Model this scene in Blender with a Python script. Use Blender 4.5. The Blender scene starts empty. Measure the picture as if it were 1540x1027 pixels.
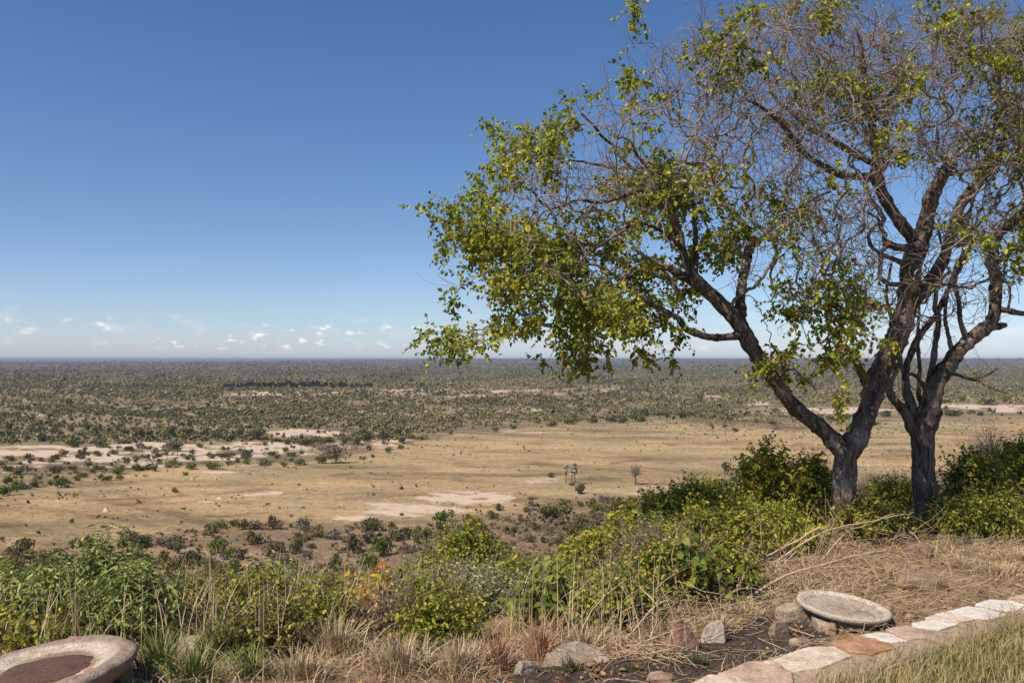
import bpy, math, random
import numpy as np
PI = math.pi
R = math.radians
SC = bpy.context.scene
COL = SC.collection
F = 1300.0            # focal length in photograph pixels (1540 wide)
EYE = 1.65
HOR = 539.5
VALLEY = -50.0
rng = np.random.default_rng(7)
SUN_TO = np.array([-0.60, -0.50, 1.0]); SUN_TO /= np.linalg.norm(SUN_TO)

# ------------------------------------------------------------------ helpers
def at(px, py, Y):
    return np.array([(px - 770.0) / F * Y, Y, EYE - (py - HOR) / F * Y])

def tag(o, label=None, cat=None, group=None, kind=None):
    if label: o['label'] = label
    if cat: o['category'] = cat
    if group: o['group'] = group
    if kind: o['kind'] = kind
    return o

def empty(name, loc, label=None, cat=None, group=None):
    o = bpy.data.objects.new(name, None); COL.objects.link(o)
    o.location = [float(v) for v in loc]; o.empty_display_size = .2
    return tag(o, label, cat, group)

def mesh_data(name, V, faces, attrs=None, smooth=False):
    """faces: list of int arrays (n,3) / (n,4)"""
    me = bpy.data.meshes.new(name)
    V = np.asarray(V, np.float32)
    faces = [np.asarray(f, np.int32) for f in faces if len(f)]
    nl = sum(f.size for f in faces); nf = sum(len(f) for f in faces)
    me.vertices.add(len(V)); me.vertices.foreach_set('co', V.ravel())
    me.loops.add(nl); me.polygons.add(nf)
    me.loops.foreach_set('vertex_index', np.concatenate([f.ravel() for f in faces]))
    tot = np.concatenate([np.full(len(f), f.shape[1], np.int32) for f in faces])
    st = np.concatenate([[0], np.cumsum(tot)[:-1]]).astype(np.int32)
    me.polygons.foreach_set('loop_start', st)
    me.polygons.foreach_set('loop_total', tot)
    if smooth: me.polygons.foreach_set('use_smooth', np.ones(nf, bool))
    for k, (dom, arr) in (attrs or {}).items():
        arr = np.asarray(arr, np.float32)
        if arr.ndim == 2:
            a = me.attributes.new(k, 'FLOAT_COLOR', dom)
            a.data.foreach_set('color', np.c_[arr, np.ones(len(arr))].astype(np.float32).ravel())
        else:
            a = me.attributes.new(k, 'FLOAT', dom); a.data.foreach_set('value', arr)
    me.update(calc_edges=True)
    return me

def obj(name, me, mat=None, parent=None, loc=None):
    o = bpy.data.objects.new(name, me); COL.objects.link(o)
    if mat is not None and len(me.materials) == 0: me.materials.append(mat)
    if parent is not None: o.parent = parent
    if loc is not None: o.location = [float(v) for v in loc]
    return o

def norm(v):
    v = np.asarray(v, float)
    return v / np.maximum(np.linalg.norm(v, axis=-1, keepdims=True), 1e-9)

# value noise --------------------------------------------------------------
def _h(ix, iy, s):
    n = (ix.astype(np.int64) * 374761393 + iy.astype(np.int64) * 668265263 + s * 982451653) & 0x7fffffff
    n = ((n ^ (n >> 13)) * 1274126177) & 0x7fffffff
    return ((n ^ (n >> 16)) & 0xffff) / 65535.0
def vnoise(x, y, s=0):
    x = np.asarray(x, float); y = np.asarray(y, float)
    ix = np.floor(x); iy = np.floor(y); fx = x - ix; fy = y - iy
    fx = fx * fx * (3 - 2 * fx); fy = fy * fy * (3 - 2 * fy)
    a = _h(ix, iy, s); b = _h(ix + 1, iy, s); c = _h(ix, iy + 1, s); d = _h(ix + 1, iy + 1, s)
    return (a * (1 - fx) + b * fx) * (1 - fy) + (c * (1 - fx) + d * fx) * fy
def fbm(x, y, o=4, s=0):
    r = 0; a = .5; t = 0
    for i in range(o):
        r = r + a * vnoise(x * 2 ** i, y * 2 ** i, s + i * 17); t += a; a *= .5
    return r / t
def sstep(a, b, x):
    t = np.clip((np.asarray(x, float) - a) / (b - a), 0, 1); return t * t * (3 - 2 * t)

# terrain ------------------------------------------------------------------
EX = [-30, -6, -2, 0.3, 1.2, 1.8, 2.6, 3.4, 4.4, 6.5, 30]
EY = [6.5, 5.9, 5.9, 5.9, 6.3, 7.0, 7.8, 8.5, 9.0, 9.4, 11]
def height(x, y, detail=True):
    x = np.asarray(x, float); y = np.asarray(y, float)
    e = np.interp(x, EX, EY)
    s = y - e
    sp = np.maximum(s, 0)
    g = -0.13 * np.maximum(y - 4.3, 0) * sstep(1.0, -0.6, x) * sstep(12, 6, y)
    drop = np.where(sp < 1.5, 0.17 * sp * sp, 0.3825 + 0.51 * (sp - 1.5))
    drop = np.where(sp > 1.5, drop + 0.05 * (1 - np.exp(-(sp - 1.5))), drop)
    z = -drop + g
    z = z + sstep(4, 20, sp) * (fbm(x / 9., y / 9., 3, 3) - .5) * 2.5
    # ease onto the plain
    lim = VALLEY + 0.8 * (fbm(x / 70., y / 70., 3, 5) - .5)
    k = 2.5
    z = lim + np.where((z - lim) / k > 30, (z - lim), k * np.log1p(np.exp(np.clip((z - lim) / k, -40, 30))))
    d = np.hypot(x, y)
    a = x / np.maximum(np.abs(y), 1)
    # low far ridge, right of the frame's first quarter
    rid = sstep(8500, 14000, d) * sstep(-.40, .0, a) * 47
    rid = rid * (.93 + .07 * fbm(x / 900., y / 2500., 3, 9)) 
    mid = sstep(4500, 7500, d) * sstep(13000, 9500, d) * 14 * fbm(x / 1500., y / 3000., 3, 8)
    far = np.where(d > 1500, rid + mid, 0)
    # small shrubby knoll on the right of the plain
    kx = (x - 190) / 70.; ky = (y - 660) / 70.
    z = z + far + 7 * np.exp(-(kx * kx + ky * ky))
    if detail:
        near = sstep(30, 12, d)
        z = z + near * (.035 * (fbm(x * 1.7, y * 1.7, 3, 11) - .5) + .022 * (fbm(x * 9, y * 9, 3, 12) - .5))
    return z
def ground_at(px, py, ymax=60000):
    px = float(px); py = float(py)
    Y = np.geomspace(2.5, ymax, 6000)
    P = np.array([(px - 770) / F * Y, Y, EYE - (py - HOR) / F * Y])
    h = height(P[0], P[1])
    b = np.nonzero(P[2] < h)[0]
    i = b[0] if len(b) else len(Y) - 1
    return np.array([P[0][i], P[1][i], float(h[i])])
def plain_at(px, py):
    """ground point on the valley floor, whatever stands in front"""
    Y = np.geomspace(120, 50000, 5000)
    X = (px - 770) / F * Y; Z = EYE - (py - HOR) / F * Y
    h = height(X, Y); b = np.nonzero(Z < h)[0]; i = b[0] if len(b) else -1
    return np.array([X[i], Y[i], h[i]])

# materials ----------------------------------------------------------------
class NT:
    def __init__(s, name):
        s.m = bpy.data.materials.new(name); s.m.use_nodes = True
        s.n = s.m.node_tree.nodes; s.l = s.m.node_tree.links; s.n.clear()
        s.out = s.n.new('ShaderNodeOutputMaterial')
    def new(s, t, **k):
        n = s.n.new(t)
        for a, b in k.items():
            if a.startswith('i_'):
                a = a[2:]; a = int(a) if a.isdigit() else a.replace('_', ' ')
                n.inputs[a].default_value = b
            else: setattr(n, a, b)
        return n
    def link(s, a, b): s.l.new(a, b)
    def geo(s): return s.new('ShaderNodeNewGeometry').outputs['Position']
    def objc(s): return s.new('ShaderNodeTexCoord').outputs['Object']
    def noise(s, vec, scale, detail=4, rough=.55, stretch=None, dist=0):
        if stretch is not None:
            mp = s.new('ShaderNodeMapping'); mp.inputs['Scale'].default_value = stretch
            s.link(vec, mp.inputs['Vector']); vec = mp.outputs[0]
        n = s.new('ShaderNodeTexNoise'); n.inputs['Scale'].default_value = scale
        n.inputs['Detail'].default_value = detail; n.inputs['Roughness'].default_value = rough
        n.inputs['Distortion'].default_value = dist
        s.link(vec, n.inputs['Vector']); return n.outputs['Fac']
    def ramp(s, fac, stops, interp='LINEAR'):
        r = s.new('ShaderNodeValToRGB'); cr = r.color_ramp; cr.interpolation = interp
        while len(cr.elements) < len(stops): cr.elements.new(.5)
        for e, (p, c) in zip(cr.elements, stops):
            e.position = p; e.color = (*c, 1) if len(c) == 3 else c
        s.link(fac, r.inputs[0]); return r.outputs[0]
    def rng(s, fac, a, b, c=0, d=1):
        n = s.new('ShaderNodeMapRange'); n.interpolation_type = 'SMOOTHSTEP'
        for i, v in zip((1, 2, 3, 4), (a, b, c, d)): n.inputs[i].default_value = v
        s.link(fac, n.inputs[0]); return n.outputs[0]
    def mix(s, fac, a, b, mode='MIX'):
        n = s.new('ShaderNodeMix', data_type='RGBA', blend_type=mode)
        for k, v in ((0, fac), (6, a), (7, b)):
            if isinstance(v, (int, float)): n.inputs[k].default_value = v
            elif isinstance(v, tuple): n.inputs[k].default_value = (*v, 1)
            else: s.link(v, n.inputs[k])
        return n.outputs[2]
    def math(s, op, a, b=0.0, c=None):
        n = s.new('ShaderNodeMath', operation=op)
        for k, v in enumerate((a, b) if c is None else (a, b, c)):
            if isinstance(v, (int, float)): n.inputs[k].default_value = v
            else: s.link(v, n.inputs[k])
        return n.outputs[0]
    def attr(s, name, out='Fac'):
        return s.new('ShaderNodeAttribute', attribute_name=name).outputs[out]
    def bump(s, h, strength=.5, dist=.02, prev=None):
        b = s.new('ShaderNodeBump'); b.inputs['Strength'].default_value = strength
        b.inputs['Distance'].default_value = dist; s.link(h, b.inputs['Height'])
        if prev is not None: s.link(prev, b.inputs['Normal'])
        return b.outputs[0]
    def finish(s, col, rough=.85, normal=None, spec=.25):
        p = s.new('ShaderNodeBsdfPrincipled')
        if isinstance(col, tuple): p.inputs['Base Color'].default_value = (*col, 1)
        else: s.link(col, p.inputs['Base Color'])
        if isinstance(rough, (int, float)): p.inputs['Roughness'].default_value = rough
        else: s.link(rough, p.inputs['Roughness'])
        p.inputs['Specular IOR Level'].default_value = spec
        if normal is not None: s.link(normal, p.inputs['Normal'])
        s.link(p.outputs[0], s.out.inputs[0]); return s.m

def leaf_mat(name, stops, trans=.35, rough=.45, spec=.35, gain=(1.6, 1.55, 1.15)):
    """colour per leaf from the face attribute 'tint' (0..1)"""
    t = NT(name); spec *= .6; rough += .1
    c = t.ramp(t.attr('tint'), [(p, tuple(min(.7, v * g) for v, g in zip(c, gain))) for p, c in stops])
    n = t.noise(t.geo(), 45, 2)
    c = t.mix(1.0, c, t.ramp(n, [(.3, (.78, .78, .78)), (.7, (1.15, 1.15, 1.1))]), 'MULTIPLY')
    p = t.new('ShaderNodeBsdfPrincipled'); t.link(c, p.inputs['Base Color'])
    p.inputs['Roughness'].default_value = rough; p.inputs['Specular IOR Level'].default_value = spec
    tr = t.new('ShaderNodeBsdfTranslucent')
    t.link(t.mix(1.0, c, (1.25, 1.2, .7), 'MULTIPLY'), tr.inputs['Color'])
    mx = t.new('ShaderNodeMixShader'); mx.inputs[0].default_value = trans
    t.link(p.outputs[0], mx.inputs[1]); t.link(tr.outputs[0], mx.inputs[2])
    t.link(mx.outputs[0], t.out.inputs[0]); return t.m

def bark_mat(name, dark, light, scale=1.0, moss=None):
    t = NT(name); g = t.geo()
    n1 = t.noise(g, 7 * scale, 6, .65, (1, 1, .35)); n2 = t.noise(g, 45 * scale, 5, .7, (1, 1, .25)); n3 = t.noise(g, 3, 3)
    c = t.ramp(n2, [(.3, dark), (.72, light)])
    c = t.mix(1.0, c, t.ramp(n1, [(.3, (.55, .53, .52)), (.65, (1.2, 1.15, 1.1))]), 'MULTIPLY')
    c = t.mix(t.rng(n3, .5, .7, 0, .45), c, tuple(min(1, v * 1.7) for v in light))
    n4 = t.noise(g, 16 * scale, 5, .7, (1, 1, .16), 1.2); c = t.mix(t.rng(n4, .50, .40, 0, .75), c, tuple(v * .5 for v in dark))
    nb = t.bump(n2, .9, .02); nb = t.bump(n4, 1.0, .05, nb); nb = t.bump(n1, .9, .05, nb)
    return t.finish(c, .9, nb, .15)

def plain_mat(name, col, var=.3, scale=20, rough=.9, bump=.3, bd=.01, spec=.2, stretch=None):
    t = NT(name); g = t.geo(); n = t.noise(g, scale, 6, .6, stretch); n2 = t.noise(g, scale * .17, 3)
    a = tuple(v * (1 - var) for v in col); b = tuple(min(1, v * (1 + var)) for v in col)
    c = t.ramp(n, [(.3, a), (.7, b)])
    c = t.mix(1.0, c, t.ramp(n2, [(.3, (.8, .8, .8)), (.7, (1.15, 1.12, 1.1))]), 'MULTIPLY')
    return t.finish(c, rough, t.bump(n, bump, bd), spec)
def tint_mat(name, stops, rough=.85, spec=.2):
    t = NT(name); c = t.ramp(t.attr('tint'), stops)
    return t.finish(c, rough, None, spec)
# ------------------------------------------------------------------ tubes
def sweep(paths, radii, k):
    """paths (T,S,3), radii (T,S) -> verts, quads"""
    T, S, _ = paths.shape
    tan = norm(np.gradient(paths, axis=1))
    ov = norm(paths[:, -1] - paths[:, 0] + 1e-6)
    ref = np.where(np.abs(ov[:, 2:3]) < .7, np.array([[0, 0, 1.]]), np.array([[1., 0.2, 0]]))
    ref = ref[:, None, :].repeat(S, 1)
    n1 = norm(np.cross(tan, ref)); n2 = np.cross(tan, n1)
    a = np.arange(k) / k * 2 * PI
    V = paths[:, :, None, :] + radii[:, :, None, None] * (np.cos(a)[None, None, :, None] * n1[:, :, None, :] + np.sin(a)[None, None, :, None] * n2[:, :, None, :])
    idx = np.arange(T * S * k).reshape(T, S, k)
    i0 = idx[:, :-1, :]; i1 = idx[:, 1:, :]
    q = np.stack([i0, np.roll(i0, -1, 2), np.roll(i1, -1, 2), i1], -1).reshape(-1, 4)
    return V.reshape(-1, 3), q

class MB:
    """collects raw geometry for one mesh"""
    def __init__(s): s.V = []; s.Q = []; s.T = []; s.n = 0; s.tq = []; s.tt = []
    def add(s, V, Q=None, T=None, tint=None):
        V = np.asarray(V, float)
        if Q is not None and len(Q):
            s.Q.append(np.asarray(Q) + s.n); s.tq.append(np.broadcast_to(np.asarray(0.5 if tint is None else tint, float), (len(Q),)))
        if T is not None and len(T):
            s.T.append(np.asarray(T) + s.n); s.tt.append(np.broadcast_to(np.asarray(0.5 if tint is None else tint, float), (len(T),)))
        s.V.append(V); s.n += len(V)
    def data(s, name, smooth=False, org=None):
        V = np.concatenate(s.V)
        if org is not None: V = V - np.asarray(org)
        fs = []; tn = []
        if s.Q: fs.append(np.concatenate(s.Q)); tn.append(np.concatenate(s.tq))
        if s.T: fs.append(np.concatenate(s.T)); tn.append(np.concatenate(s.tt))
        return mesh_data(name, V, fs, {'tint': ('FACE', np.concatenate(tn))}, smooth)

def leaves(base, d, nrm, L, W, tint, shape='oval', fold=.25, droop=.0):
    """n folded leaves; base,d,nrm (n,3); L,W (n,)"""
    n = len(base); d = norm(d); nrm = norm(nrm - (nrm * d).sum(1, keepdims=True) * d)
    s = np.cross(d, nrm); L = L[:, None]; W = W[:, None]
    a, b = {'oval': (.28, .70), 'lance': (.3, .62), 'heart': (.12, .55)}[shape]
    wa, wb = {'oval': (.46, .40), 'lance': (.5, .36), 'heart': (.5, .46)}[shape]
    up = nrm * W * fold; dr = np.array([[0, 0, -1.]]) * L * droop
    V = np.stack([base,
                  base + d * L * a + s * W * wa + up + dr * .3, base + d * L * b + s * W * wb + up + dr * .6,
                  base + d * L + dr,
                  base + d * L * b - s * W * wb + up + dr * .6, base + d * L * a - s * W * wa + up + dr * .3], 1)
    i = np.arange(n)[:, None] * 6
    Q = np.stack([i + np.array([[0, 1, 2, 3]]), i + np.array([[0, 3, 4, 5]])], 1).reshape(-1, 4)
    return V.reshape(-1, 3), Q, np.repeat(tint, 2)

# ------------------------------------------------------------------ skeletons
def catmull(P, step):
    P = np.asarray(P, float); out = []
    Q = np.vstack([2 * P[0] - P[1], P, 2 * P[-1] - P[-2]])
    for i in range(1, len(Q) - 2):
        n = max(2, int(np.linalg.norm(Q[i + 1][:3] - Q[i][:3]) / step))
        for t in np.arange(n) / n:
            out.append(.5 * ((2 * Q[i]) + (-Q[i - 1] + Q[i + 1]) * t + (2 * Q[i - 1] - 5 * Q[i] + 4 * Q[i + 1] - Q[i + 2]) * t * t + (-Q[i - 1] + 3 * Q[i] - 3 * Q[i + 1] + Q[i + 2]) * t ** 3))
    out.append(Q[-2]); return np.array(out)

class Skel:
    def __init__(s, root):
        s.P = [np.asarray(root, float)]; s.par = [-1]; s.r = [0.]; s.D = [np.array([0, 0, 1.])]; s.len = [0.]; s.lock = [True]
    def arr(s): return np.array(s.P)
    def chain(s, start, pts, lock=False, r=None):
        p = start; ids = []
        for i, q in enumerate(pts):
            q = np.asarray(q, float)
            d = q - s.P[p]; L = np.linalg.norm(d)
            s.P.append(q); s.par.append(p); s.D.append(d / max(L, 1e-6)); s.len.append(s.len[p] + L)
            s.r.append(0. if r is None else float(r[i])); s.lock.append(lock); p = len(s.P) - 1; ids.append(p)
        return ids
    def grow(s, targets, rg, step=.06, wig=.25, alpha=.25, upb=.1):
        P = s.arr(); L = np.array(s.len)
        T = np.asarray(targets); nT = len(T)
        best = np.full(nT, 1e9); bi = np.zeros(nT, int)
        def upd(i0):
            Pn = np.array(s.P[i0:]); Ln = np.array(s.len[i0:])
            for j in range(0, len(Pn), 400):
                D = np.linalg.norm(T[:, None] - Pn[None, j:j + 400], axis=2) + alpha * Ln[None, j:j + 400]
                m = D.argmin(1); v = D[np.arange(nT), m]; w = v < best
                best[w] = v[w]; bi[w] = m[w] + j + i0
        upd(0); done = np.zeros(nT, bool); tips = np.zeros(nT, int)
        for _ in range(nT):
            i = int(np.where(done, 1e9, best).argmin()); done[i] = True
            a = bi[i]; p = s.P[a]; t = T[i]; d = t - p; Ld = np.linalg.norm(d)
            n = max(2, int(Ld / step)); u = d / max(Ld, 1e-6)
            c1 = p + (norm(s.D[a] * .6 + u * .5 + rg.normal(0, .35, 3) + [0, 0, upb])) * Ld * .4
            c2 = t - norm(u + rg.normal(0, .5, 3)) * Ld * .35
            tt = (np.arange(1, n + 1) / n)[:, None]
            B = (1 - tt) ** 3 * p + 3 * (1 - tt) ** 2 * tt * c1 + 3 * (1 - tt) * tt ** 2 * c2 + tt ** 3 * t
            w = rg.normal(0, wig * step, B.shape); w[-1] = 0
            i0 = len(s.P); s.chain(a, B + w); tips[i] = len(s.P) - 1; upd(i0)
        return tips
    def radii(s, rt=.0025, e=2.3, rmax=None):
        n = len(s.P); acc = np.zeros(n); par = np.array(s.par); kids = np.bincount(par[par >= 0], minlength=n)
        acc[kids == 0] = rt ** e
        for i in range(n - 1, 0, -1): acc[par[i]] += acc[i]
        r = acc ** (1 / e); lr = np.array(s.r); r = np.where(lr > 0, lr, r)
        # never thicker than the parent
        for i in range(1, n): r[i] = min(r[i], r[par[i]]) if not s.lock[i] else r[i]
        if rmax: r = np.minimum(r, rmax)
        return r
    def mesh(s, mb, r, skip_locked=True):
        n = len(s.P); par = np.array(s.par); P = s.arr()
        kids = [[] for _ in range(n)]
        for i in range(1, n): kids[par[i]].append(i)
        stack = [0]; paths = []
        while stack:
            i = stack.pop(); path = [i] if par[i] < 0 else [par[i], i]
            while kids[i]:
                ks = sorted(kids[i], key=lambda k: -r[k]); stack += ks[1:]; i = ks[0]; path.append(i)
            paths.append(path)
        for p in paths:
            if skip_locked:
                # cut the locked part away (drawn on its own)
                while len(p) > 1 and s.lock[p[1]]: p = p[1:]
            if len(p) < 2: continue
            rr = r[p].copy()
            if len(p) > 1: rr[0] = min(rr[0], rr[1] * 1.15)
            m = rr.max(); k = 3 if m < .006 else 5 if m < .02 else 8
            V, Q = sweep(P[p][None], rr[None], k); mb.add(V, Q)

def twigs(base, d, L, rg, S=6, curl=1.0, grav=0.0):
    """curved random twigs: returns (T,S,3)"""
    T = len(base); d = norm(d); ax = norm(rg.normal(0, 1, (T, 3))); ang = rg.normal(0, curl, T) / S
    P = np.empty((T, S, 3)); P[:, 0] = base; st = (L / (S - 1))[:, None]
    for i in range(1, S):
        d = norm(d + np.cross(ax, d) * ang[:, None] + rg.normal(0, .13, (T, 3)) + np.array([0, 0, -grav / S]))
        P[:, i] = P[:, i - 1] + d * st
    return P

def leaf_twigs(mb_t, mb_l, base, d, L, rg, nl, size, ratio, shape, tintf, r0=.0022, curl=.8, grav=.4, droop=.3, hang=.4, fold=.25, k=3, sunny=.7, dryf=0):
    P = twigs(base, d, L, rg, 6, curl, grav)
    T = len(base); rad = np.linspace(r0, r0 * .45, 6)[None].repeat(T, 0)
    V, Q = sweep(P, rad, k); mb_t.add(V, Q, tint=.5)
    # leaves alternate along the twig
    u = (np.arange(nl) + .7) / nl; u = np.clip(u[None] + rg.normal(0, .05, (T, nl)), .05, 1)
    f = u * 5; i = np.minimum(f.astype(int), 4); fr = (f - i)[..., None]
    ti = np.arange(T)[:, None]; B = P[ti, i] * (1 - fr) + P[ti, i + 1] * fr; D = norm(P[ti, i + 1] - P[ti, i])
    side = norm(np.cross(D, rg.normal(0, 1, (T, nl, 3))))
    ld = norm(D * .5 + side * .9 + np.array([0, 0, -hang]))
    nr = norm(rg.normal(0, .6, (T, nl, 3)) + SUN_TO * sunny)
    sz = size * rg.uniform(.6, 1.2, (T, nl)); keep = rg.random((T, nl)) < .92
    tint = np.clip(tintf(B[keep], rg), 0.001, .999)
    if dryf: tint = np.where(rg.random(len(tint)) < dryf, rg.uniform(.88, .999, len(tint)), tint)
    V, Q, tn = leaves(B[keep], ld[keep], nr[keep], sz[keep], sz[keep] * ratio, tint, shape, fold, droop)
    mb_l.add(V, Q, tint=tn)

# ------------------------------------------------------------------ bushes
def bush(name, label, px, top, hw, Y, kind, nt=60, tw=4, group=None, cat='bush', depth=.8, seed=0, low=.15, lean=0, base_px=None, gaps=0.0, hmin=.35):
    rg = np.random.default_rng(1000 + seed)
    K = KINDS[kind]; c = at(px, top, Y); w = hw / F * Y
    bx = c[0] if base_px is None else (base_px - 770) / F * Y
    gz = float(height(bx, Y)); h = max(c[2] - gz - K['tl'] * .3, hmin * .7); w = max(w - K['tl'] * .2, w * .7); root = np.array([bx, Y, gz - .04])
    e = empty(name, (bx, Y, gz), label, cat, group)
    sk = Skel(root)
    ns = K.get('stems', 6)
    # several stems leave the root
    for j in range(ns):
        a = rg.uniform(0, 2 * PI); q = rg.uniform(.15, .5)
        tip = np.array([c[0] + math.cos(a) * w * q, Y + math.sin(a) * w * q * depth, gz + h * rg.uniform(.35, .6)])
        mid = root * .5 + tip * .5 + np.array([math.cos(a), math.sin(a), 0]) * -.08 * h + rg.normal(0, .03, 3)
        pts = catmull([root, mid, tip], .07)[1:]
        sk.chain(0, pts)
    # targets inside an uneven dome
    lob = rg.uniform(0, 2 * PI, 3)
    T = []
    while len(T) < nt:
        v = rg.normal(0, 1, 3); v = v / np.linalg.norm(v); v[2] = abs(v[2]) * 1.0
        rr = rg.uniform(.35, 1) ** .5
        aa = math.atan2(v[1], v[0]); f = .82 + .13 * math.sin(2 * aa + lob[0]) + .1 * math.sin(3 * aa + lob[1]) + rg.normal(0, .07)
        z = low + (1 - low) * v[2] * rr
        p = np.array([c[0] + v[0] * w * rr * f + lean * z * w, Y + v[1] * w * depth * rr * f, gz + h * .97 * z * (.85 + .3 * f - .12)])
        if p[2] < float(height(p[0], p[1])) + .04: continue
        if gaps and fbm(p[0] * 5, p[2] * 5 + p[1] * 3, 2, seed) < gaps: continue
        T.append(p)
    T = np.array(T); tips = sk.grow(T, rg, .05, .3, .3)
    r = sk.radii(.0014, 2.2, .03)
    mb_t = MB(); mb_l = MB(); sk.mesh(mb_t, r, False)
    n = nt * tw; ti = tips[rg.integers(0, nt, n)]; B = np.array(sk.P)[ti] + rg.normal(0, .02, (n, 3))
    out = norm(B - (c - [0, 0, h * .6])); D = norm(out * .7 + rg.normal(0, .6, (n, 3)) + [0, 0, K.get('up', .35)])
    L = K['tl'] * rg.uniform(.6, 1.4, n)
    nb = K.get('bare', 0)
    leaf_twigs(mb_t, mb_l, B, D, L, rg, K['nl'], K['ls'], K['ratio'], K['shape'], K['tint'], .0016, K.get('curl', .8), K.get('grav', .2), K.get('droop', .2), K.get('hang', .2), sunny=K.get('sunny', .8), dryf=K.get('dryf', .06))
    if nb:
        m = nt * nb; ti = rg.integers(0, len(sk.P), m); B = np.array(sk.P)[ti]
        P = twigs(B, norm(norm(B - (c - [0, 0, h])) + rg.normal(0, .6, (m, 3))), K['tl'] * rg.uniform(.8, 2.0, m), rg, 6, 1.0, 0)
        V, Q = sweep(P, np.linspace(.0018, .0008, 6)[None].repeat(m, 0), 3); mb_t.add(V, Q)
    o = (bx, Y, gz)
    obj('stems', mb_t.data('stems', True, o), K['bark'], e)
    obj('foliage', mb_l.data('foliage', False, o), K['leaf'], e)
    return e

# ------------------------------------------------------------------ grass
def blades(B, H, lean, rg, W=.004, S=4, az=None):
    """curved tapering blades (flat strips with S segments)"""
    n = len(B); a = rg.uniform(0, 2 * PI, n) if az is None else az
    d = np.c_[np.cos(a), np.sin(a), np.zeros(n)]; sd = np.c_[-np.sin(a + rg.normal(0, .6, n)), np.cos(a), np.zeros(n)]; sd = norm(sd)
    t = np.linspace(0, 1, S + 1)[None, :, None]
    l = lean[:, None, None]; Hh = H[:, None, None]
    C = B[:, None, :] + d[:, None, :] * Hh * (l * t ** 1.8) + np.array([0, 0, 1.]) * Hh * (t - .35 * np.minimum(l, 1.4) * t ** 2.2)
    w = (W * (1 - t ** 1.6 * .92)) * (rg.uniform(.6, 1.3, n)[:, None, None])
    V = np.stack([C - sd[:, None] * w, C + sd[:, None] * w], 2)   # n,S+1,2,3
    idx = np.arange(n * (S + 1) * 2).reshape(n, S + 1, 2)
    Q = np.stack([idx[:, :-1, 0], idx[:, :-1, 1], idx[:, 1:, 1], idx[:, 1:, 0]], -1).reshape(-1, 4)
    return V.reshape(-1, 3), Q, S
def tuft(name, label, x, y, rad, n, H, kind, seed=0, group=None, W=.0035, lean=(.1, .8), tint=(0, 1), cat='grass tuft'):
    rg = np.random.default_rng(5000 + seed)
    a = rg.uniform(0, 2 * PI, n); q = rad * np.minimum(np.abs(rg.normal(0, .5, n)), 1.15)
    bx = x + np.cos(a) * q; by = y + np.sin(a) * q
    B = np.c_[bx, by, height(bx, by) - .01]
    az = a + rg.normal(0, .7, n)
    hh = H * rg.uniform(.45, 1.1, n)
    V, Q, S = blades(B, hh, rg.uniform(*lean, n) * (.5 + q / max(rad, .01)), rg, W, 5, az)
    t = np.repeat(np.clip(rg.uniform(*tint, n), .001, .999), S)
    mb = MB(); mb.add(V, Q, tint=t); z = float(height(x, y))
    o = obj(name, mb.data(name, False, (x, y, z)), GRASS[kind], None, (x, y, z))
    return tag(o, label, cat, group)
# ------------------------------------------------------------------ palettes
def tf(mean, sd, a=1.2):
    return lambda B, rg: mean + rg.normal(0, sd, len(B)) + .28 * (vnoise(B[:, 0] * 3 * a + B[:, 1] * 2, B[:, 2] * 3 * a + 31, 4) - .5)
M_LEAF_TREE = leaf_mat('tree_leaf', [(0, (.055, .085, .014)), (.3, (.13, .165, .025)), (.6, (.23, .25, .04)), (.82, (.31, .28, .045)), (.93, (.40, .30, .06)), (1, (.30, .13, .04))], .33, .36, .45)
M_LEAF_YG = leaf_mat('yellow_green_leaf', [(0, (.06, .08, .016)), (.35, (.14, .165, .03)), (.7, (.25, .265, .045)), (.9, (.34, .31, .055)), (1, (.33, .22, .08))], .35)
M_LEAF_OLIVE = leaf_mat('olive_leaf', [(0, (.045, .055, .016)), (.4, (.10, .11, .03)), (.75, (.20, .19, .055)), (1, (.33, .26, .09))], .3)
M_LEAF_LANCE = leaf_mat('lance_leaf', [(0, (.045, .075, .025)), (.4, (.11, .145, .05)), (.75, (.22, .25, .10)), (1, (.36, .36, .17))], .28, .4, .45)
M_LEAF_GREY = leaf_mat('grey_green_leaf', [(0, (.09, .11, .07)), (.5, (.20, .23, .15)), (1, (.36, .38, .26))], .25)
M_LEAF_VINE = leaf_mat('vine_leaf', [(0, (.05, .075, .014)), (.5, (.12, .155, .028)), (.85, (.22, .25, .07)), (1, (.34, .33, .16))], .4, .4, .5)
M_LEAF_ORANGE = leaf_mat('orange_leaf', [(0, (.16, .17, .02)), (.35, (.40, .30, .02)), (.75, (.55, .28, .02)), (1, (.45, .14, .03))], .35)
M_LEAF_DRY = leaf_mat('dry_leaf', [(0, (.14, .08, .045)), (.5, (.27, .18, .10)), (1, (.42, .32, .20))], .2, .7, .15)
M_BARK = bark_mat('grey_brown_bark', (.05, .040, .034), (.35, .29, .245))
M_BARK_L = bark_mat('pale_branch_bark', (.13, .10, .085), (.34, .28, .24), 2)
M_TWIG = plain_mat('twig_bark', (.245, .20, .175), .35, 30, .85, .2)
M_TWIG_DK = plain_mat('brown_stem', (.13, .095, .065), .35, 30, .85, .2)
M_CUT = plain_mat('cut_wood', (.33, .16, .08), .4, 40, .8, .5)

def tree_leaf_tint(B, rg):
    c = vnoise(B[:, 0] * 2.2 + 7, B[:, 2] * 2.2 + B[:, 1], 5)
    t = .40 + .45 * (c - .5) + rg.normal(0, .17, len(B))
    return np.where(rg.random(len(B)) < .035, rg.uniform(.82, 1, len(B)), t)

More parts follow.
